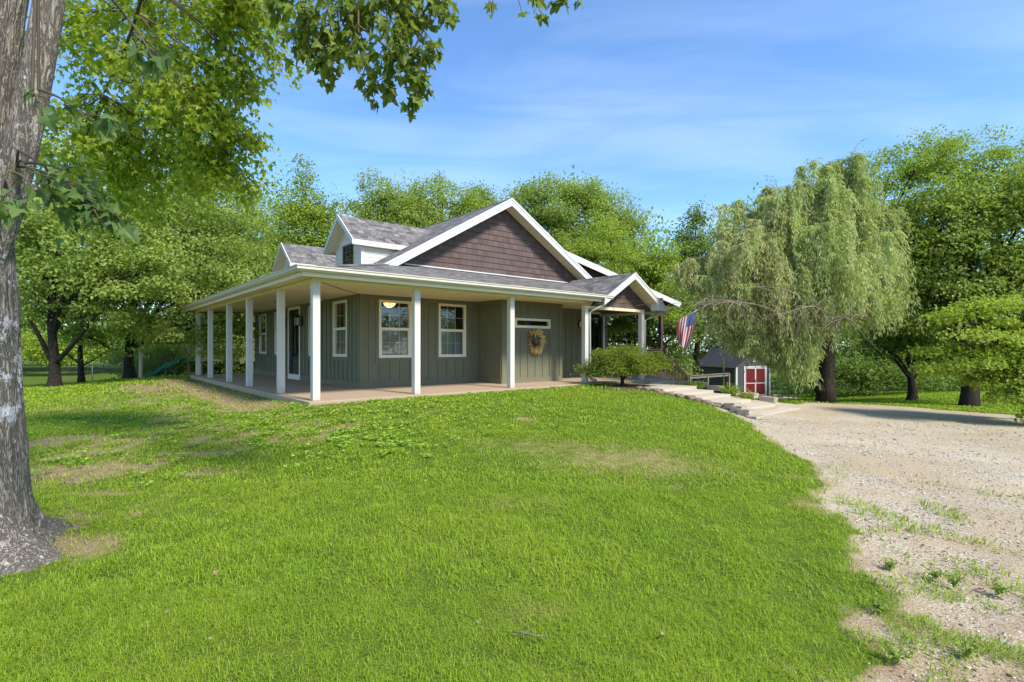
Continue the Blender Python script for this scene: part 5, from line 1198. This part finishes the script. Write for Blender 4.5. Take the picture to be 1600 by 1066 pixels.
    LPn=np.concatenate((np.array([tuple(p) for p in LP]),P)); LTn=np.concatenate((np.array([tuple(p) for p in LT]),O+rg2.normal(size=(n,3))*.6-np.array([0,0,.4]))); LNn=np.concatenate((np.array([tuple(p) for p in LN]),np.array([0,0,1.])+rg2.normal(size=(n,3))*.5)); LSn=np.concatenate((np.array(LS),.09*(.6+.7*rg2.random(n))))
    lo_=np.zeros(len(LPn),bool); lo_[low[0]:low[1]]=True
    bo_=np.zeros(len(LPn),bool); bo_[low[2]:low[3]]=True; leaf_mesh('bough_foliage',LPn[bo_]-np.array(B),LTn[bo_],LNn[bo_],LSn[bo_],LM['backlitleaf'],MAPLE,.12,root,droop=.18)
    ot_=~(lo_|bo_)
    leaf_mesh('crown',LPn[ot_]-np.array(B),LTn[ot_],LNn[ot_],LSn[ot_],LM['maple'],MAPLE,.12,root,droop=.18)
    leaf_mesh('low_foliage',LPn[lo_]-np.array(B),LTn[lo_],LNn[lo_],LSn[lo_],LM['shadeleaf'],MAPLE,.14,root,droop=.22)
    for b in up:
        s=rs.choice([l0.lerp(l1,.9),rc(.95)])+B; tw.tube(bez(s,s.lerp(Vector(b[:3]),.5)+Vector((0,0,.5)),Vector(b[:3]),8),[.07-.006*i for i in range(9)],7)
    tw.v=[(x-B.x,y-B.y,z-B.z) for x,y,z in tw.v]; tw.build('branch',M['twig'],root)
big_maple()

bp=blob_px
# ---- left shade trees
def T(name,px,d,blobs,*a,**k):
    b=base_px(px,d); return tree(name,b,[bp(*q) for q in blobs],*a,**k)
G_L='shade trees at the left edge of the lawn'
T('maple_tree',85,18,[(60,430,18,60,55),(120,400,17.5,60,60),(190,430,17.5,55,55),(110,330,18,70,60),(200,340,18,60,55),(40,340,18,60,60),(150,250,18.5,70,50),(60,480,17.6,45,28),(160,490,17.5,40,22),(245,420,17.8,45,55)],'broad maple with low forked limbs nearest the big lichen trunk','mid',.12,640,.60,42,.17,3.1,flat=.4,group=G_L,seed=1,gap=-.32,limbs=[(PD(80,570,18),PD(100,560,17.8),PD(152,490,17.6),.10),(PD(78,560,18),PD(60,520,18),PD(40,490,18),.09)])
T('maple_tree',127,20.3,[(120,470,20.3,45,35),(150,520,20.3,30,18),(95,525,20.3,24,14),(130,420,20.5,50,40),(160,440,20.3,40,40),(170,545,20.2,26,10)],'slim young maple standing second from the big lichen trunk','mid',.12,260,.5,40,.11,2.6,group=G_L,seed=2,limbs=[(PD(127,572,20.3),PD(145,565,20.2),PD(172,545,20.2),.035),(PD(126,570,20.3),PD(112,560,20.2),PD(96,545,20.2),.035)])
T('maple_tree',203,21.1,[(215,440,21,60,60),(280,430,20.6,60,60),(330,400,20.6,55,60),(250,350,21,75,60),(330,320,21,65,60),(300,505,20.2,55,42),(240,510,20.4,50,35),(370,440,20.6,40,60),(290,260,21.3,70,50),(180,330,21.4,60,60),(360,500,20.6,35,40),(345,535,20.5,30,28),(200,500,20.6,35,30)],'wide shade maple with drooping crown beside the lone pale fence post','mid',.125,860,.62,46,.19,2.6,flat=.4,group=G_L,seed=3,gap=-.28)
T('oak_tree',345,29,[(350,420,29,55,80),(400,400,29,40,70),(330,330,29.5,50,60),(390,330,29.5,30,45),(370,500,28.5,45,45),(420,470,29,30,50)],'tree with grey dappled leaves directly behind the far end of the side porch','light',.15,420,.8,38,.25,4,group='trees behind the house',seed=4)
T('poplar_tree',472,33,[(478,285,33,14,38),(455,330,33,26,30),(500,330,33,28,34),(480,370,33,45,40),(430,390,33,28,40),(515,390,33,28,40),(470,430,33,60,40),(420,430,33,20,40)],'tall narrow pale green tree rising behind the smaller far dormer','yellow',.15,620,.6,44,.22,7,cat='tree',group='trees behind the house',seed=5,flat=.9,shell=.4,gap=-.3)
T('oak_tree',590,34,[(590,300,34,36,26),(570,325,34,30,26),(620,325,34,34,28),(580,350,34,40,30),(640,350,34,40,30),(600,390,34,60,40)],'dark rounded tree behind the nearer dormer roof','mid',.135,560,.7,56,.25,6,flat=.4,group='trees behind the house',seed=6)
T('ash_tree',690,36,[(655,305,36,28,26),(690,300,36,28,24),(725,315,36,24,20),(680,335,36,46,30),(745,325,36,20,18),(640,330,36,26,30),(700,370,36,60,40),(745,345,36,30,30)],'bright yellow green tree behind the main roof ridge','yellow',.135,620,.68,58,.25,6,group='trees behind the house',seed=7,flat=.9)
T('oak_tree',735,40,[(735,305,40,22,18),(760,315,40,18,14),(740,340,40,36,28)],'small dark treetop just left of the gable peak','mid',.18,150,.8,40,.2,7,group='trees behind the house',seed=8)
T('oak_tree',880,33,[(850,300,33,42,22),(905,300,33,36,24),(950,320,33,34,28),(820,320,33,32,26),(880,330,33,60,34),(985,345,33,28,28),(930,370,33,60,40),(870,400,33,60,40)],'large full green tree behind the right roof slope','mid',.135,950,.75,62,.3,6,group='trees behind the house',seed=9)
T('maple_tree',985,27.5,[(950,385,27,45,22),(1010,395,27,45,25),(910,400,27.5,30,22),(975,415,26.5,60,28),(1040,430,27,40,36),(1000,460,27,60,40),(1050,480,27,40,40),(940,360,28,30,18)],'bright layered maple spreading low behind the portico roof','yellow',.115,860,.62,58,.26,4,group='trees behind the house',seed=10,flat=.4)
T('cedar_tree',1088,30,[(1088,330,30,14,26),(1075,360,30,20,26),(1100,370,30,22,30),(1088,410,30,30,40),(1070,400,30,22,30),(1090,460,30,40,45)],'dark upright tree between the portico and the willow','dark',.13,320,.6,44,.2,5,group='trees behind the house',seed=11)
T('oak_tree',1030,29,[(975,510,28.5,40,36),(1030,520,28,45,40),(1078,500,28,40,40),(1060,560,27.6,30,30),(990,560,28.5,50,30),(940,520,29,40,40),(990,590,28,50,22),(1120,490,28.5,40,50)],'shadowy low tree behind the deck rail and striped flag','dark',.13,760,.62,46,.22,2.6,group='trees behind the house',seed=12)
# ---- right hand trees
G_R='trees around the gravel drive'
T('oak_tree',1515,16.6,[(1450,320,17.5,60,40),(1540,300,17,60,40),(1410,350,18,50,40),(1480,350,17,80,60),(1580,330,16.5,70,60),(1420,420,17.6,70,60),(1500,430,17,80,60),(1590,420,16.6,70,60),(1380,400,18.4,50,60),(1450,490,17.4,70,40),(1620,300,16,60,60),(1540,500,17.5,60,30),(1650,400,16,60,70)],'big dark trunked shade tree at the far edge of the gravel drive','light',.11,1500,.50,36,.235,3.0,group=G_R,seed=13,barkm='bark2',flat=.38,shell=.35,root_flare=1.3,gap=-.22,limbs=[(PD(1512,560,16.6),PD(1480,500,16.7),PD(1440,450,17),.12),(PD(1518,560,16.6),PD(1570,540,16.3),PD(1640,500,16),.12),(PD(1515,540,16.6),PD(1510,460,16.6),PD(1480,380,17),.14)])
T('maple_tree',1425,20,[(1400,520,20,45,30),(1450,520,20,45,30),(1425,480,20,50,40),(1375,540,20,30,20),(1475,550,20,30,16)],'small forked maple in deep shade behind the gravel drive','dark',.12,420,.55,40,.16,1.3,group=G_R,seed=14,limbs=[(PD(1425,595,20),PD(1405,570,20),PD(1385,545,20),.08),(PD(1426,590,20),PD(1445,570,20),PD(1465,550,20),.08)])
T('oak_tree',1340,32,[(1330,300,32,50,50),(1390,270,32,50,40),(1440,250,32,50,40),(1500,250,32,60,40),(1560,260,32,60,40),(1350,400,32,70,70),(1610,300,32,60,70),(1270,420,32,60,70),(1330,500,31,70,60)],'tall background tree filling the gap behind the willow','yellow',.135,1400,.72,46,.35,6,group=G_R,seed=15,flat=.4,gap=-.25)
# the nearer dogwood with flat layered sprays, entering from the right
T('dogwood_tree',1660,12.2,[(1560,475,12.2,55,10),(1500,490,12.4,40,8),(1600,500,12,60,12),(1530,520,12.2,60,10),(1480,545,12.5,40,8),(1590,540,12,60,14),(1540,560,12.2,70,12),(1470,572,12.6,45,8),(1600,575,11.8,60,16),(1620,610,11.6,40,20),(1640,460,12,50,16),(1660,520,11.8,50,40),(1590,615,11.5,25,14),(1560,590,12,40,10),(1640,640,11.4,30,14)],'light green low branching tree with flat layered sprays at the drive edge','dogwood',.085,760,.34,36,.12,2.0,group=G_R,seed=16,flat=.30,shell=.2,twigs=300)

# ---- willow: arching limbs with hanging strands
def willow():
    b=base_px(1290,16.6); B=Vector(b); root=empty('willow_tree',b,0,'large weeping willow with hanging grey green strands and bare dead twigs','tree'); rs=random.Random(4); rg=np.random.default_rng(4)
    mb=MB(); tr=[PD(1290,640,16.6),PD(1291,600,16.6),PD(1292,560,16.6),PD(1290,510,16.6),PD(1286,450,16.6),PD(1280,390,16.6),PD(1275,330,16.6)]
    mb.tube(tr,[.34,.24,.215,.20,.17,.13,.09],14)
    side=[PD(1284,612,16.55),PD(1262,588,16.4),PD(1235,575,16.2),PD(1205,560,16),PD(1170,520,15.8)]
    mb.tube(side,[.16,.13,.11,.09,.05],10)
    arms=[]
    tops=[(1300,258,16.6),(1330,275,16.3),(1250,268,16.6),(1215,300,16.4),(1170,330,16.6),(1145,365,16.2),(1115,400,16.4),(1100,440,16.0),(1345,320,16.5),(1360,370,16.2),(1350,420,15.8),(1300,330,15.4),(1240,340,15.2),(1190,360,15.1),(1150,400,15.2),(1120,440,15.2),(1280,400,14.9),(1340,380,15.2),(1220,420,14.8),(1160,450,15.0),(1250,470,14.8),(1320,450,14.9),(1362,450,16.4),(1290,290,17.8),(1210,340,18),(1140,400,17.8),(1350,330,17.9),(1100,430,17),(1180,500,15.6),(1220,510,15.4),(1300,300,16.0),(1260,300,15.8),(1225,320,15.7),(1110,430,16.0),(1130,460,15.6),(1108,420,16.8),(1155,385,16.9),(1190,350,16.0),(1322,252,16.8),(1290,262,16.2),(1368,400,16.4),(1370,440,16.0),(1355,340,16.9),(1330,242,16.5),(1350,470,15.4),(1250,430,15.0),(1210,460,15.0),(1190,400,14.9),(1280,360,15.0),(1310,420,15.0),(1340,300,17),(1230,380,17.6),(1180,440,17.4),(1200,520,16.8),(1240,530,16.6),(1170,540,16.9),(1255,560,16.0),(1225,550,15.8),(1195,530,15.6),(1160,500,15.8),(1265,520,15.5),(1140,480,16.2),(1100,420,16.2),(1092,405,16.4),(1140,430,15.4),(1165,400,15.6),(1250,545,15.4),(1165,520,16.4),(1150,475,16.6),(1180,490,17.0),(1140,500,17.2),(1200,500,16.2),(1225,520,17),(1165,460,16.8),(1130,455,17),(1240,500,15.2),(1210,480,15.4),(1270,560,15.6)]
    for q in tops:
        e=PD(*q); s=tr[rs.choice([2,3,3,4,4,5,6])] if q[1]<480 else side[3]; md=s.lerp(e,.5)+Vector((0,0,.55*max(.5,e.z-s.z)*.5)); p=bez(s,md,e,10); mb.tube(p,[.075*(1-i/10)**1.2+.004 for i in range(11)],7,cap=False); arms.append(p)
    rel=lambda m: setattr(m,'v',[(x-B.x,y-B.y,z-B.z) for x,y,z in m.v])
    LP=[[],[]];LT=[[],[]];LS=[[],[]];LR=[[],[]]; st=MB()
    sub=[]
    for p in arms:                                        # secondary branchlets that carry the tresses
        for _ in range(9):
            a=p[rs.choice([4,5,6,7,8,9,10,10])]; o=Vector((p[10].x-tr[3].x,p[10].y-tr[3].y,0)); o=(o.normalized()*rs.uniform(.0,.6) if o.length>.1 else o)+Vector((rs.gauss(0,.33),rs.gauss(0,.33),rs.uniform(-.05,.32)))
            e=a+o*rs.uniform(.6,1.25); sub.append((a,e)); st.tube(bez(a,a.lerp(e,.5)+Vector((0,0,.12)),e,4),[.013-.0022*i for i in range(5)],4,cap=False)
    for (a0,e0) in sub:
        d0=(e0-a0); dryc=rs.random(); tone=rs.gauss(0,.18)
        px=PCX+F*e0.x/e0.y; isdry=px<1225 and e0.z>CZ+(HY-480)/F*16 and dryc<.65
        for _ in range(rs.randint(6,9)):
            t0=rs.uniform(.35,1.0); q0=a0.lerp(e0,t0); L=rs.uniform(.55,1.7)*(1.15 if px>1200 else .9)
            lowy=np.interp(px,[1090,1200,1235,1262,1310,1400],[545,547,588,585,522,505])
            if px<1112: lowy=rs.uniform(455,478)
            lowz=CZ-(lowy+rs.gauss(0,16)-HY)/F*16; L=min(L,max(.22,q0.z-lowz-.1))
            out=Vector((d0.x,d0.y,0))*rs.uniform(.1,.35)+Vector((rs.gauss(0,.10),rs.gauss(0,.10),rs.uniform(.0,.16)))
            q1=q0+out; q2=q1+Vector((out.x*.3+rs.gauss(0,.10)+.06*L,out.y*.3+rs.gauss(0,.10),-L)); path=bez(q0,q1,q2,12)
            if rs.random()<.3: st.tube(path[::2],.004,3,cap=False)
            dry=1 if isdry else 0; nl=int(56*(.4+L/1.8)*(.9 if dry else 1))
            for i in range(nl):
                f=rs.uniform(.03,1)*12; j=min(11,int(f)); c=path[j].lerp(path[j+1],f-j); d=(path[j+1]-path[j]).normalized()
                LP[dry].append(c+Vector((rs.gauss(0,.035),rs.gauss(0,.035),0))); LT[dry].append(d*.8+Vector((rs.gauss(0,.5),rs.gauss(0,.5),-.3))); LS[dry].append(rs.uniform(.09,.17)); LR[dry].append(min(1,max(0,.5+tone+rs.gauss(0,.18))))
    for k in range(60):                                   # thin wisps standing out of the top
        p=rs.choice(arms); a=p[10]; 
        if a.z<CZ+(HY-380)/F*16: continue
        v=Vector((rs.gauss(0,.35),rs.gauss(0,.35),1)).normalized(); pts=[a]; 
        for i in range(6): v=(v+Vector((rs.gauss(0,.22),rs.gauss(0,.22),-.12))).normalized(); pts.append(pts[-1]+v*rs.uniform(.08,.17))
        st.tube(pts,[.007-.0009*i for i in range(7)],4,cap=False)
        for _ in range(34):
            c=rs.choice(pts[1:]); LP[0].append(c+Vector((rs.gauss(0,.05),rs.gauss(0,.05),rs.gauss(0,.05)))); LT[0].append(Vector((rs.gauss(0,.6),rs.gauss(0,.6),-.5))); LS[0].append(rs.uniform(.08,.14)); LR[0].append(rs.random())
    # tufts that break the outline at the top
    for k in (0,1):
        P=np.array([tuple(x-B) for x in LP[k]]); n=len(P)
        leaf_mesh('crown' if k==0 else 'thin_foliage',P,np.array([tuple(x) for x in LT[k]]),rg.normal(size=(n,3))+np.array([0,-.4,.5]),np.array(LS[k]),LM['willow' if k==0 else 'willowdry'],LANCE*np.array([1.3,1]),.1,root,rnd=np.array(LR[k]))
    for (px,py,d,n,spx,spy,bough) in [(1140,470,14.2,36,60,26,((1245,520,15),(1210,455,14.0),(1085,478,14.2))),(1265,485,13.9,30,45,20,((1285,500,14.8),(1290,462,13.9),(1222,492,13.8))),(1200,455,14.1,18,45,22,((1270,490,15),(1250,440,14.1),(1165,450,14.1))),(1105,470,14.6,24,32,28,((1180,500,15),(1150,450,14.6),(1075,480,14.6))),(1300,500,13.9,26,30,16,((1288,520,14.6),(1310,480,13.9),(1335,505,13.8)))]:
        dm=MB()
        for _ in range(n):
            t=rs.random(); b0=[PD(*q) for q in bough]; s0=b0[0]*(1-t)**2+b0[1]*2*t*(1-t)+b0[2]*t*t if t<1 else b0[2]; sx=s0+Vector((rs.gauss(0,.05),rs.gauss(0,.05),rs.gauss(0,.05))); v=Vector((rs.gauss(-.15,.7),rs.gauss(-.1,.35),rs.gauss(.15,.5))); L=rs.uniform(.35,1.15); pts=[sx]
            for i in range(6):
                v=(v+Vector((rs.gauss(0,.25),rs.gauss(0,.25),-.20))).normalized(); pts.append(pts[-1]+v*L/6)
            dm.tube(pts,[.010-.0012*i for i in range(7)],4,cap=False)
        dm.tube(bez(*[PD(*q) for q in bough],12),[.028-.0018*i for i in range(13)],6,cap=False); rel(dm); dm.build('dead_branch',M['deadtwig'],root)
    for m_ in (mb,st): rel(m_)
    mb.build('trunk',M['bark2'],root); st.build('strand',M['twig'],root)
willow()

# ---- lacy maple shrub by the portico
def jmaple():
    x,y=8.55,-1.05; X,Y,_=L2W(x,y); z=tz(X,Y); base=(X,Y,z); R=lambda dx,dz,rx,rz,dy=0: (X+dx*1.15,Y+dy,z+dz*1.18,rx*1.15,rx*1.0,rz*1.2)
    bl=[R(-.62,.62,.42,.17,-.1),(R(-.2,.78,.48,.19)),R(.3,.80,.5,.18,.1),R(.72,.62,.42,.17),R(0,.62,.55,.2,-.3),R(.45,.5,.45,.16,-.3),R(-.75,.42,.32,.13),R(.85,.42,.3,.13),R(-.35,.45,.4,.14,-.35),R(.1,.75,.5,.2,.4)]
    tree('lace_leaf_shrub',base,bl,'low mushroom shaped lacy green shrub beside the portico post','jmaple',.075,760,.24,46,.065,.40,cat='shrub',seed=21,flat=.45,shape=LANCE*np.array([1.7,1]),root_flare=1.3,twigs=100,shell=.35)
jmaple()

# ---- perennials by the path
def tuft(name,X,Y,h,n,label,flowers=0,cat='plant',w=.03,group=None):
    z=tz(X,Y); r=empty(name,(X,Y,z),random.random()*6,label,cat,group); P=[];Tt=[];Nn=[];S=[]
    a=RNG.random(n)*6.283; q=RNG.random(n)*.10; P=np.stack((np.cos(a)*q,np.sin(a)*q,0*q),1); lean=.15+.75*RNG.random(n)
    Tt=np.stack((np.cos(a)*lean,np.sin(a)*lean,1+0*a),1); Nn=np.stack((-np.cos(a),-np.sin(a),lean),1)
    leaf_mesh('blade',P,Tt,Nn,h*(.6+.6*RNG.random(n)),LM['plant'],np.array([(0,0),(w*2.2,.4),(0,1),(-w*2.2,.4)]),.08,r,droop=.35)
    if flowers:
        n=flowers; a=RNG.random(n)*6.28; P=np.stack((np.cos(a)*h*.45*RNG.random(n),np.sin(a)*h*.45*RNG.random(n),h*(.75+.35*RNG.random(n))),1); [leaf_mesh('flower',np.repeat(P[i:i+1],5,0),np.stack((np.cos(np.arange(5)*1.2566),np.sin(np.arange(5)*1.2566),.35+0*np.arange(5)),1),np.array([[0,0,1.]]).repeat(5,0),.035+0*np.arange(5),M['flower'],KITE,.2,r) for i in range(n)]
    return r
for (x,y,h,n,l,f) in [(10.72,-2.15,.34,110,'leafy green perennial clump at the foot of the bamboo torch',0),(10.62,-1.75,.2,60,'small green sprout beside the topmost concrete pad',0),(10.75,-3.15,.34,110,'yellow flowered perennial clump in front of the shed doors',14),(10.72,-3.65,.26,80,'low spiky perennial clump beside the lower concrete pads',5)]:
    X,Y,_=L2W(x,y); tuft('perennial',X,Y,h,n,l,f)
for i in range(9): 
    X,Y,_=L2W(10.55+random.uniform(-.1,.3),-1.3-random.random()*2.6); tuft('path_weed',X,Y,.12,24,'tiny green weed sprouting in the path edging','',group='weeds beside the path') if False else None
# broad weedy plants on the drive edge
for i,(px,py,h,l) in enumerate([(1390,890,.10,'low bushy weed alone at the lawn edge of the gravel'),(1462,905,.13,'leafy weed in the middle of the gravel edge weeds'),(1490,920,.15,'tallest bushy weed growing in the gravel edge'),(1372,962,.12,'spreading weed at the ragged lawn corner'),(1400,1035,.12,'spreading weed nearest the bottom edge of the gravel'),(1560,930,.10,'reddish stemmed weed out on the open gravel'),(1512,1030,.12,'upright thin weed in the near gravel')]):
    X,Y=PG(px,py); z=tz(X,Y); r=empty('bushy_weed',(X,Y,z),0,l,'weed',None); h*=.72; n=130; b=MB(); tips=[]
    for k in range(9):
        a=k*.7+random.random(); e=Vector((math.cos(a)*h*random.uniform(.3,.9),math.sin(a)*h*random.uniform(.3,.9),h*random.uniform(.5,1.1))); pth=bez((0,0,0),(e.x*.3,e.y*.3,e.z*.7),e,5); b.tube(pth,.0016,4,cap=False); tips+=pth[1:]
    b.build('stem',M['twig'],r); P=np.array([tuple(random.choice(tips)) for _ in range(n)])+RNG.normal(size=(n,3))*.008
    leaf_mesh('leaves',P,RNG.normal(size=(n,3))+np.array([0,0,.5]),RNG.normal(size=(n,3))*.5+np.array([0,0,1]),.014+.013*RNG.random(n),LM['plant'],KITE,.15,r)

LM['lawnweed']=leaf_mat('broadleaf_weed',[(0.165,0.288,0.025),(0.242,0.384,0.040),(0.374,0.504,0.070)],.35)
lawn_weeds()
def debris():
    n=2600; y=np.sqrt(RNG.random(n)*(5.2**2-1.2**2)+1.2**2); x=y*(.45+.7*RNG.random(n)); g,d,*_=masks(x,y); keep=(g>.25)&(RNG.random(n)<np.clip(fbm(x,y,2.2,55)*3-1.05,.03,1)); x=x[keep];y=y[keep]; n=len(x); a=RNG.random(n)*6.28
    P=np.stack((x,y,terr(x,y)+.004+.012*RNG.random(n)),1); o=leaf_mesh('plant_debris',P,np.stack((np.cos(a),np.sin(a),.15*RNG.normal(size=n)),1),np.array([0,0,1.])+.4*RNG.normal(size=(n,3)),.010+.03*RNG.random(n)**2,LM['chaff'],KITE*np.array([.8,1]),.2); tag(o,'brown leaf bits and twigs strewn over the gravel edge',None,None,'stuff')
LM['chaff']=leaf_mat('dry_chaff',[(.10,.06,.035),(.20,.125,.07),(.36,.26,.16)],.05)
debris()
# ---- undergrowth and far woods
def mass(name,blobs,label,leaf,size,n_clump,rc,per,seed,kind='stuff'):
    bl=[bp(*q) for q in blobs]; P,O,C,rep,rg=crown_points(bl,n_clump,rc,per,.4,.7,seed,-.45); g=terr(P[:,0],P[:,1]); P=P[P[:,2]>g-.05] if True else P; n=len(P); O=O[:n]
    o=leaf_mesh(name,P,O+rg.normal(size=(n,3))*.7,np.array([0,0,1.])+rg.normal(size=(n,3))*.6,size*(.6+.8*rg.random(n)),LM[leaf],KITE); tag(o,label,None,None,kind)
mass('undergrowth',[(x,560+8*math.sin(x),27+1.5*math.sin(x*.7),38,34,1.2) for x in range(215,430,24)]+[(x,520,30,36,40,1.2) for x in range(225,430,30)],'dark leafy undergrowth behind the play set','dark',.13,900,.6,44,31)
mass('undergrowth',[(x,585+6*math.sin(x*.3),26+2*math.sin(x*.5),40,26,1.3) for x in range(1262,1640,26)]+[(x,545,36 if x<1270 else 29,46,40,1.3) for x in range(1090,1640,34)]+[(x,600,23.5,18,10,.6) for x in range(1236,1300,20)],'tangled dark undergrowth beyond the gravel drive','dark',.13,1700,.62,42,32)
mass('undergrowth',[(x,612,24,14,7,.5) for x in range(1318,1360,14)],'bluish green ground cover at the willow foot','dark',.07,120,.25,40,33)
mass('far_woods',[(x,515+14*math.sin(x*.9),62+6*math.sin(x*.31),46,42,3) for x in range(-760,470,34)],'sunlit woods far beyond the left lawn','light',.34,2400,1.5,30,34)
mass('far_woods',[(x,400+30*math.sin(x*.7),48,60,120,3) for x in range(-60,440,40)],'tall woods rising behind the left shade trees','mid',.3,2000,1.4,30,37)
mass('far_woods',[(x,545+5*math.sin(x),45+3*math.sin(x*.5),40,22,2) for x in range(-120,330,36)],'pale green thicket beyond the wire fence','yellow',.22,700,.9,34,35)
mass('far_woods',[(x,440+25*math.sin(x*.02),55+3*math.sin(x*.5),60,105,3) for x in range(330,1720,60)],'dense woods beyond the house and willow','mid',.36,2600,1.8,30,36)
# trees on the far side of the drive behind the camera, seen only mirrored in the panes
for i,(x,y,l) in enumerate([(30,-4,'round tree out of frame to the right across the drive'),(33,3,'broad tree out of frame right past the drive bend'),(29,-12,'tall tree out of frame behind the drive'),(36,-8,'second round tree out of frame across the drive'),(38,7,'wide tree out of frame at the far drive end'),(12,-22,'tree standing behind the camera'),(35,-18,'tree out of frame far behind the drive')]):
    z=tz(x,y); tree('oak_tree',(x,y,z),[(x,y,z+4.5,3.4,3.4,2.6),(x+1.8,y+2.4,z+3.4,2.6,2.6,2.2),(x-1.2,y-2.5,z+3.4,2.6,2.6,2.2),(x,y,z+7.0,2.2,2.2,1.8)],l,'mid',.22,260,.8,26,.25,3,group='trees behind the camera',seed=40+i)

LM['litter']=leaf_mat('leaf_litter',[(.16,.10,.05),(.26,.18,.10),(.36,.27,.17)],.1)
# ---- litter on the lawn
for i in range(22):
    px=random.choice([310,340,600,830,515,780,820,870,940,1045,1290,965,690,420]) + random.uniform(-14,14) if i<14 else random.uniform(150,1340); py={0:770,1:778}.get(i,random.uniform(660,1040))
    X,Y=PG(px,py); g=masks(np.array([X]),np.array([Y]))[0][0]
    a=random.random()*6.28; P=np.zeros((1,3)); o=leaf_mesh('fallen_leaf',P,np.array([[math.cos(a),math.sin(a),.15]]),np.array([[random.gauss(0,.35),random.gauss(0,.35),1.]]),np.array([random.uniform(.018,.036)]),LM['litter'],MAPLE,.22,None,droop=-.25)
    o.location=(X,Y,tz(X,Y)+.035); tag(o,'dry curled tan leaf lying in the lawn grass','leaf','dry leaves on the lawn')
b=MB(); X,Y=PG(828,1005); b.tube([(-.09,.03,0),(-.03,.005,.008),(.03,-.012,.004),(.09,-.03,.01)],[.004,.005,.004,.003],6); b.tube([(-.03,.005,.008),(0,.03,.012)],[.003,.002],5); o=b.build('twig',M['deadtwig']); o.location=(X,Y,tz(X,Y)+.04); tag(o,'thin bare twig lying on the near lawn grass','twig')

# ================================================================== camera, light, sky
cam=bpy.data.cameras.new('camera'); co=bpy.data.objects.new('camera',cam); COL.objects.link(co)
co.location=(0,0,CZ); co.rotation_euler=(math.radians(90),0,0); cam.sensor_width=36; cam.lens=F/1600*36; cam.shift_y=(HY-533)/1600; cam.clip_end=1000; cam.clip_start=.05
SC.camera=co
SUN_AZ=Vector((.72,-.69)).normalized(); SUN_EL=math.radians(47)
sl_=bpy.data.lights.new('sun','SUN'); so=bpy.data.objects.new('sun',sl_); COL.objects.link(so)
sl_.energy=2.8; sl_.angle=math.radians(10); sl_.color=(1,.94,.84)
dv=Vector((SUN_AZ.x*math.cos(SUN_EL),SUN_AZ.y*math.cos(SUN_EL),math.sin(SUN_EL))); so.rotation_euler=dv.to_track_quat('Z','Y').to_euler(); so.location=(20,-15,30)
w=bpy.data.worlds.new('World'); SC.world=w; w.use_nodes=True; nt=w.node_tree; nt.nodes.clear()
out=nt.nodes.new('ShaderNodeOutputWorld'); bg=nt.nodes.new('ShaderNodeBackground'); bg.inputs[1].default_value=.12
sky=nt.nodes.new('ShaderNodeTexSky'); sky.sky_type='NISHITA'; sky.sun_disc=False; sky.sun_elevation=SUN_EL; sky.sun_rotation=math.atan2(SUN_AZ.x,SUN_AZ.y); sky.air_density=1.0; sky.dust_density=.2; sky.ozone_density=4.0
tc=nt.nodes.new('ShaderNodeTexCoord'); sp=nt.nodes.new('ShaderNodeSeparateXYZ'); nt.links.new(tc.outputs['Generated'],sp.inputs[0])
zc=math_(nt,'MAXIMUM',sp.outputs[2],.02); cb=nt.nodes.new('ShaderNodeCombineXYZ'); nt.links.new(math_(nt,'DIVIDE',sp.outputs[0],zc),cb.inputs[0]); nt.links.new(math_(nt,'DIVIDE',sp.outputs[1],zc),cb.inputs[1])
mp=nt.nodes.new('ShaderNodeMapping'); mp.inputs['Scale'].default_value=(.45,1.0,1); mp.inputs['Rotation'].default_value=(0,0,.25); mp.inputs['Location'].default_value=(.35,.2,0); nt.links.new(cb.outputs[0],mp.inputs[0])
n1=noise_(nt,mp.outputs[0],.5,5,.5,.6); n2=noise_(nt,mp.outputs[0],1.6,6,.55,.9)
cl_=ramp(nt,math_(nt,'ADD',math_(nt,'MULTIPLY',n1,.75),math_(nt,'MULTIPLY',n2,.3)),[(.50,(0,)),(.85,(1,))])
skc=mixc(nt,1.0,sky.outputs[0],(.76,.93,1.06),'MULTIPLY'); cc=mixc(nt,math_(nt,'MULTIPLY',cl_,.38),skc,(6.0,6.4,7.0)); nt.links.new(cc,bg.inputs[0]); nt.links.new(bg.outputs[0],out.inputs[0])
SC.view_settings.view_transform='Standard'; SC.view_settings.look='None'; SC.view_settings.gamma=1; SC.view_settings.exposure=1.2
SC.render.engine='CYCLES'; SC.cycles.use_denoising=True
SC.cycles.max_bounces=8; SC.cycles.diffuse_bounces=4; SC.cycles.transparent_max_bounces=12; SC.cycles.transmission_bounces=4; SC.cycles.glossy_bounces=3
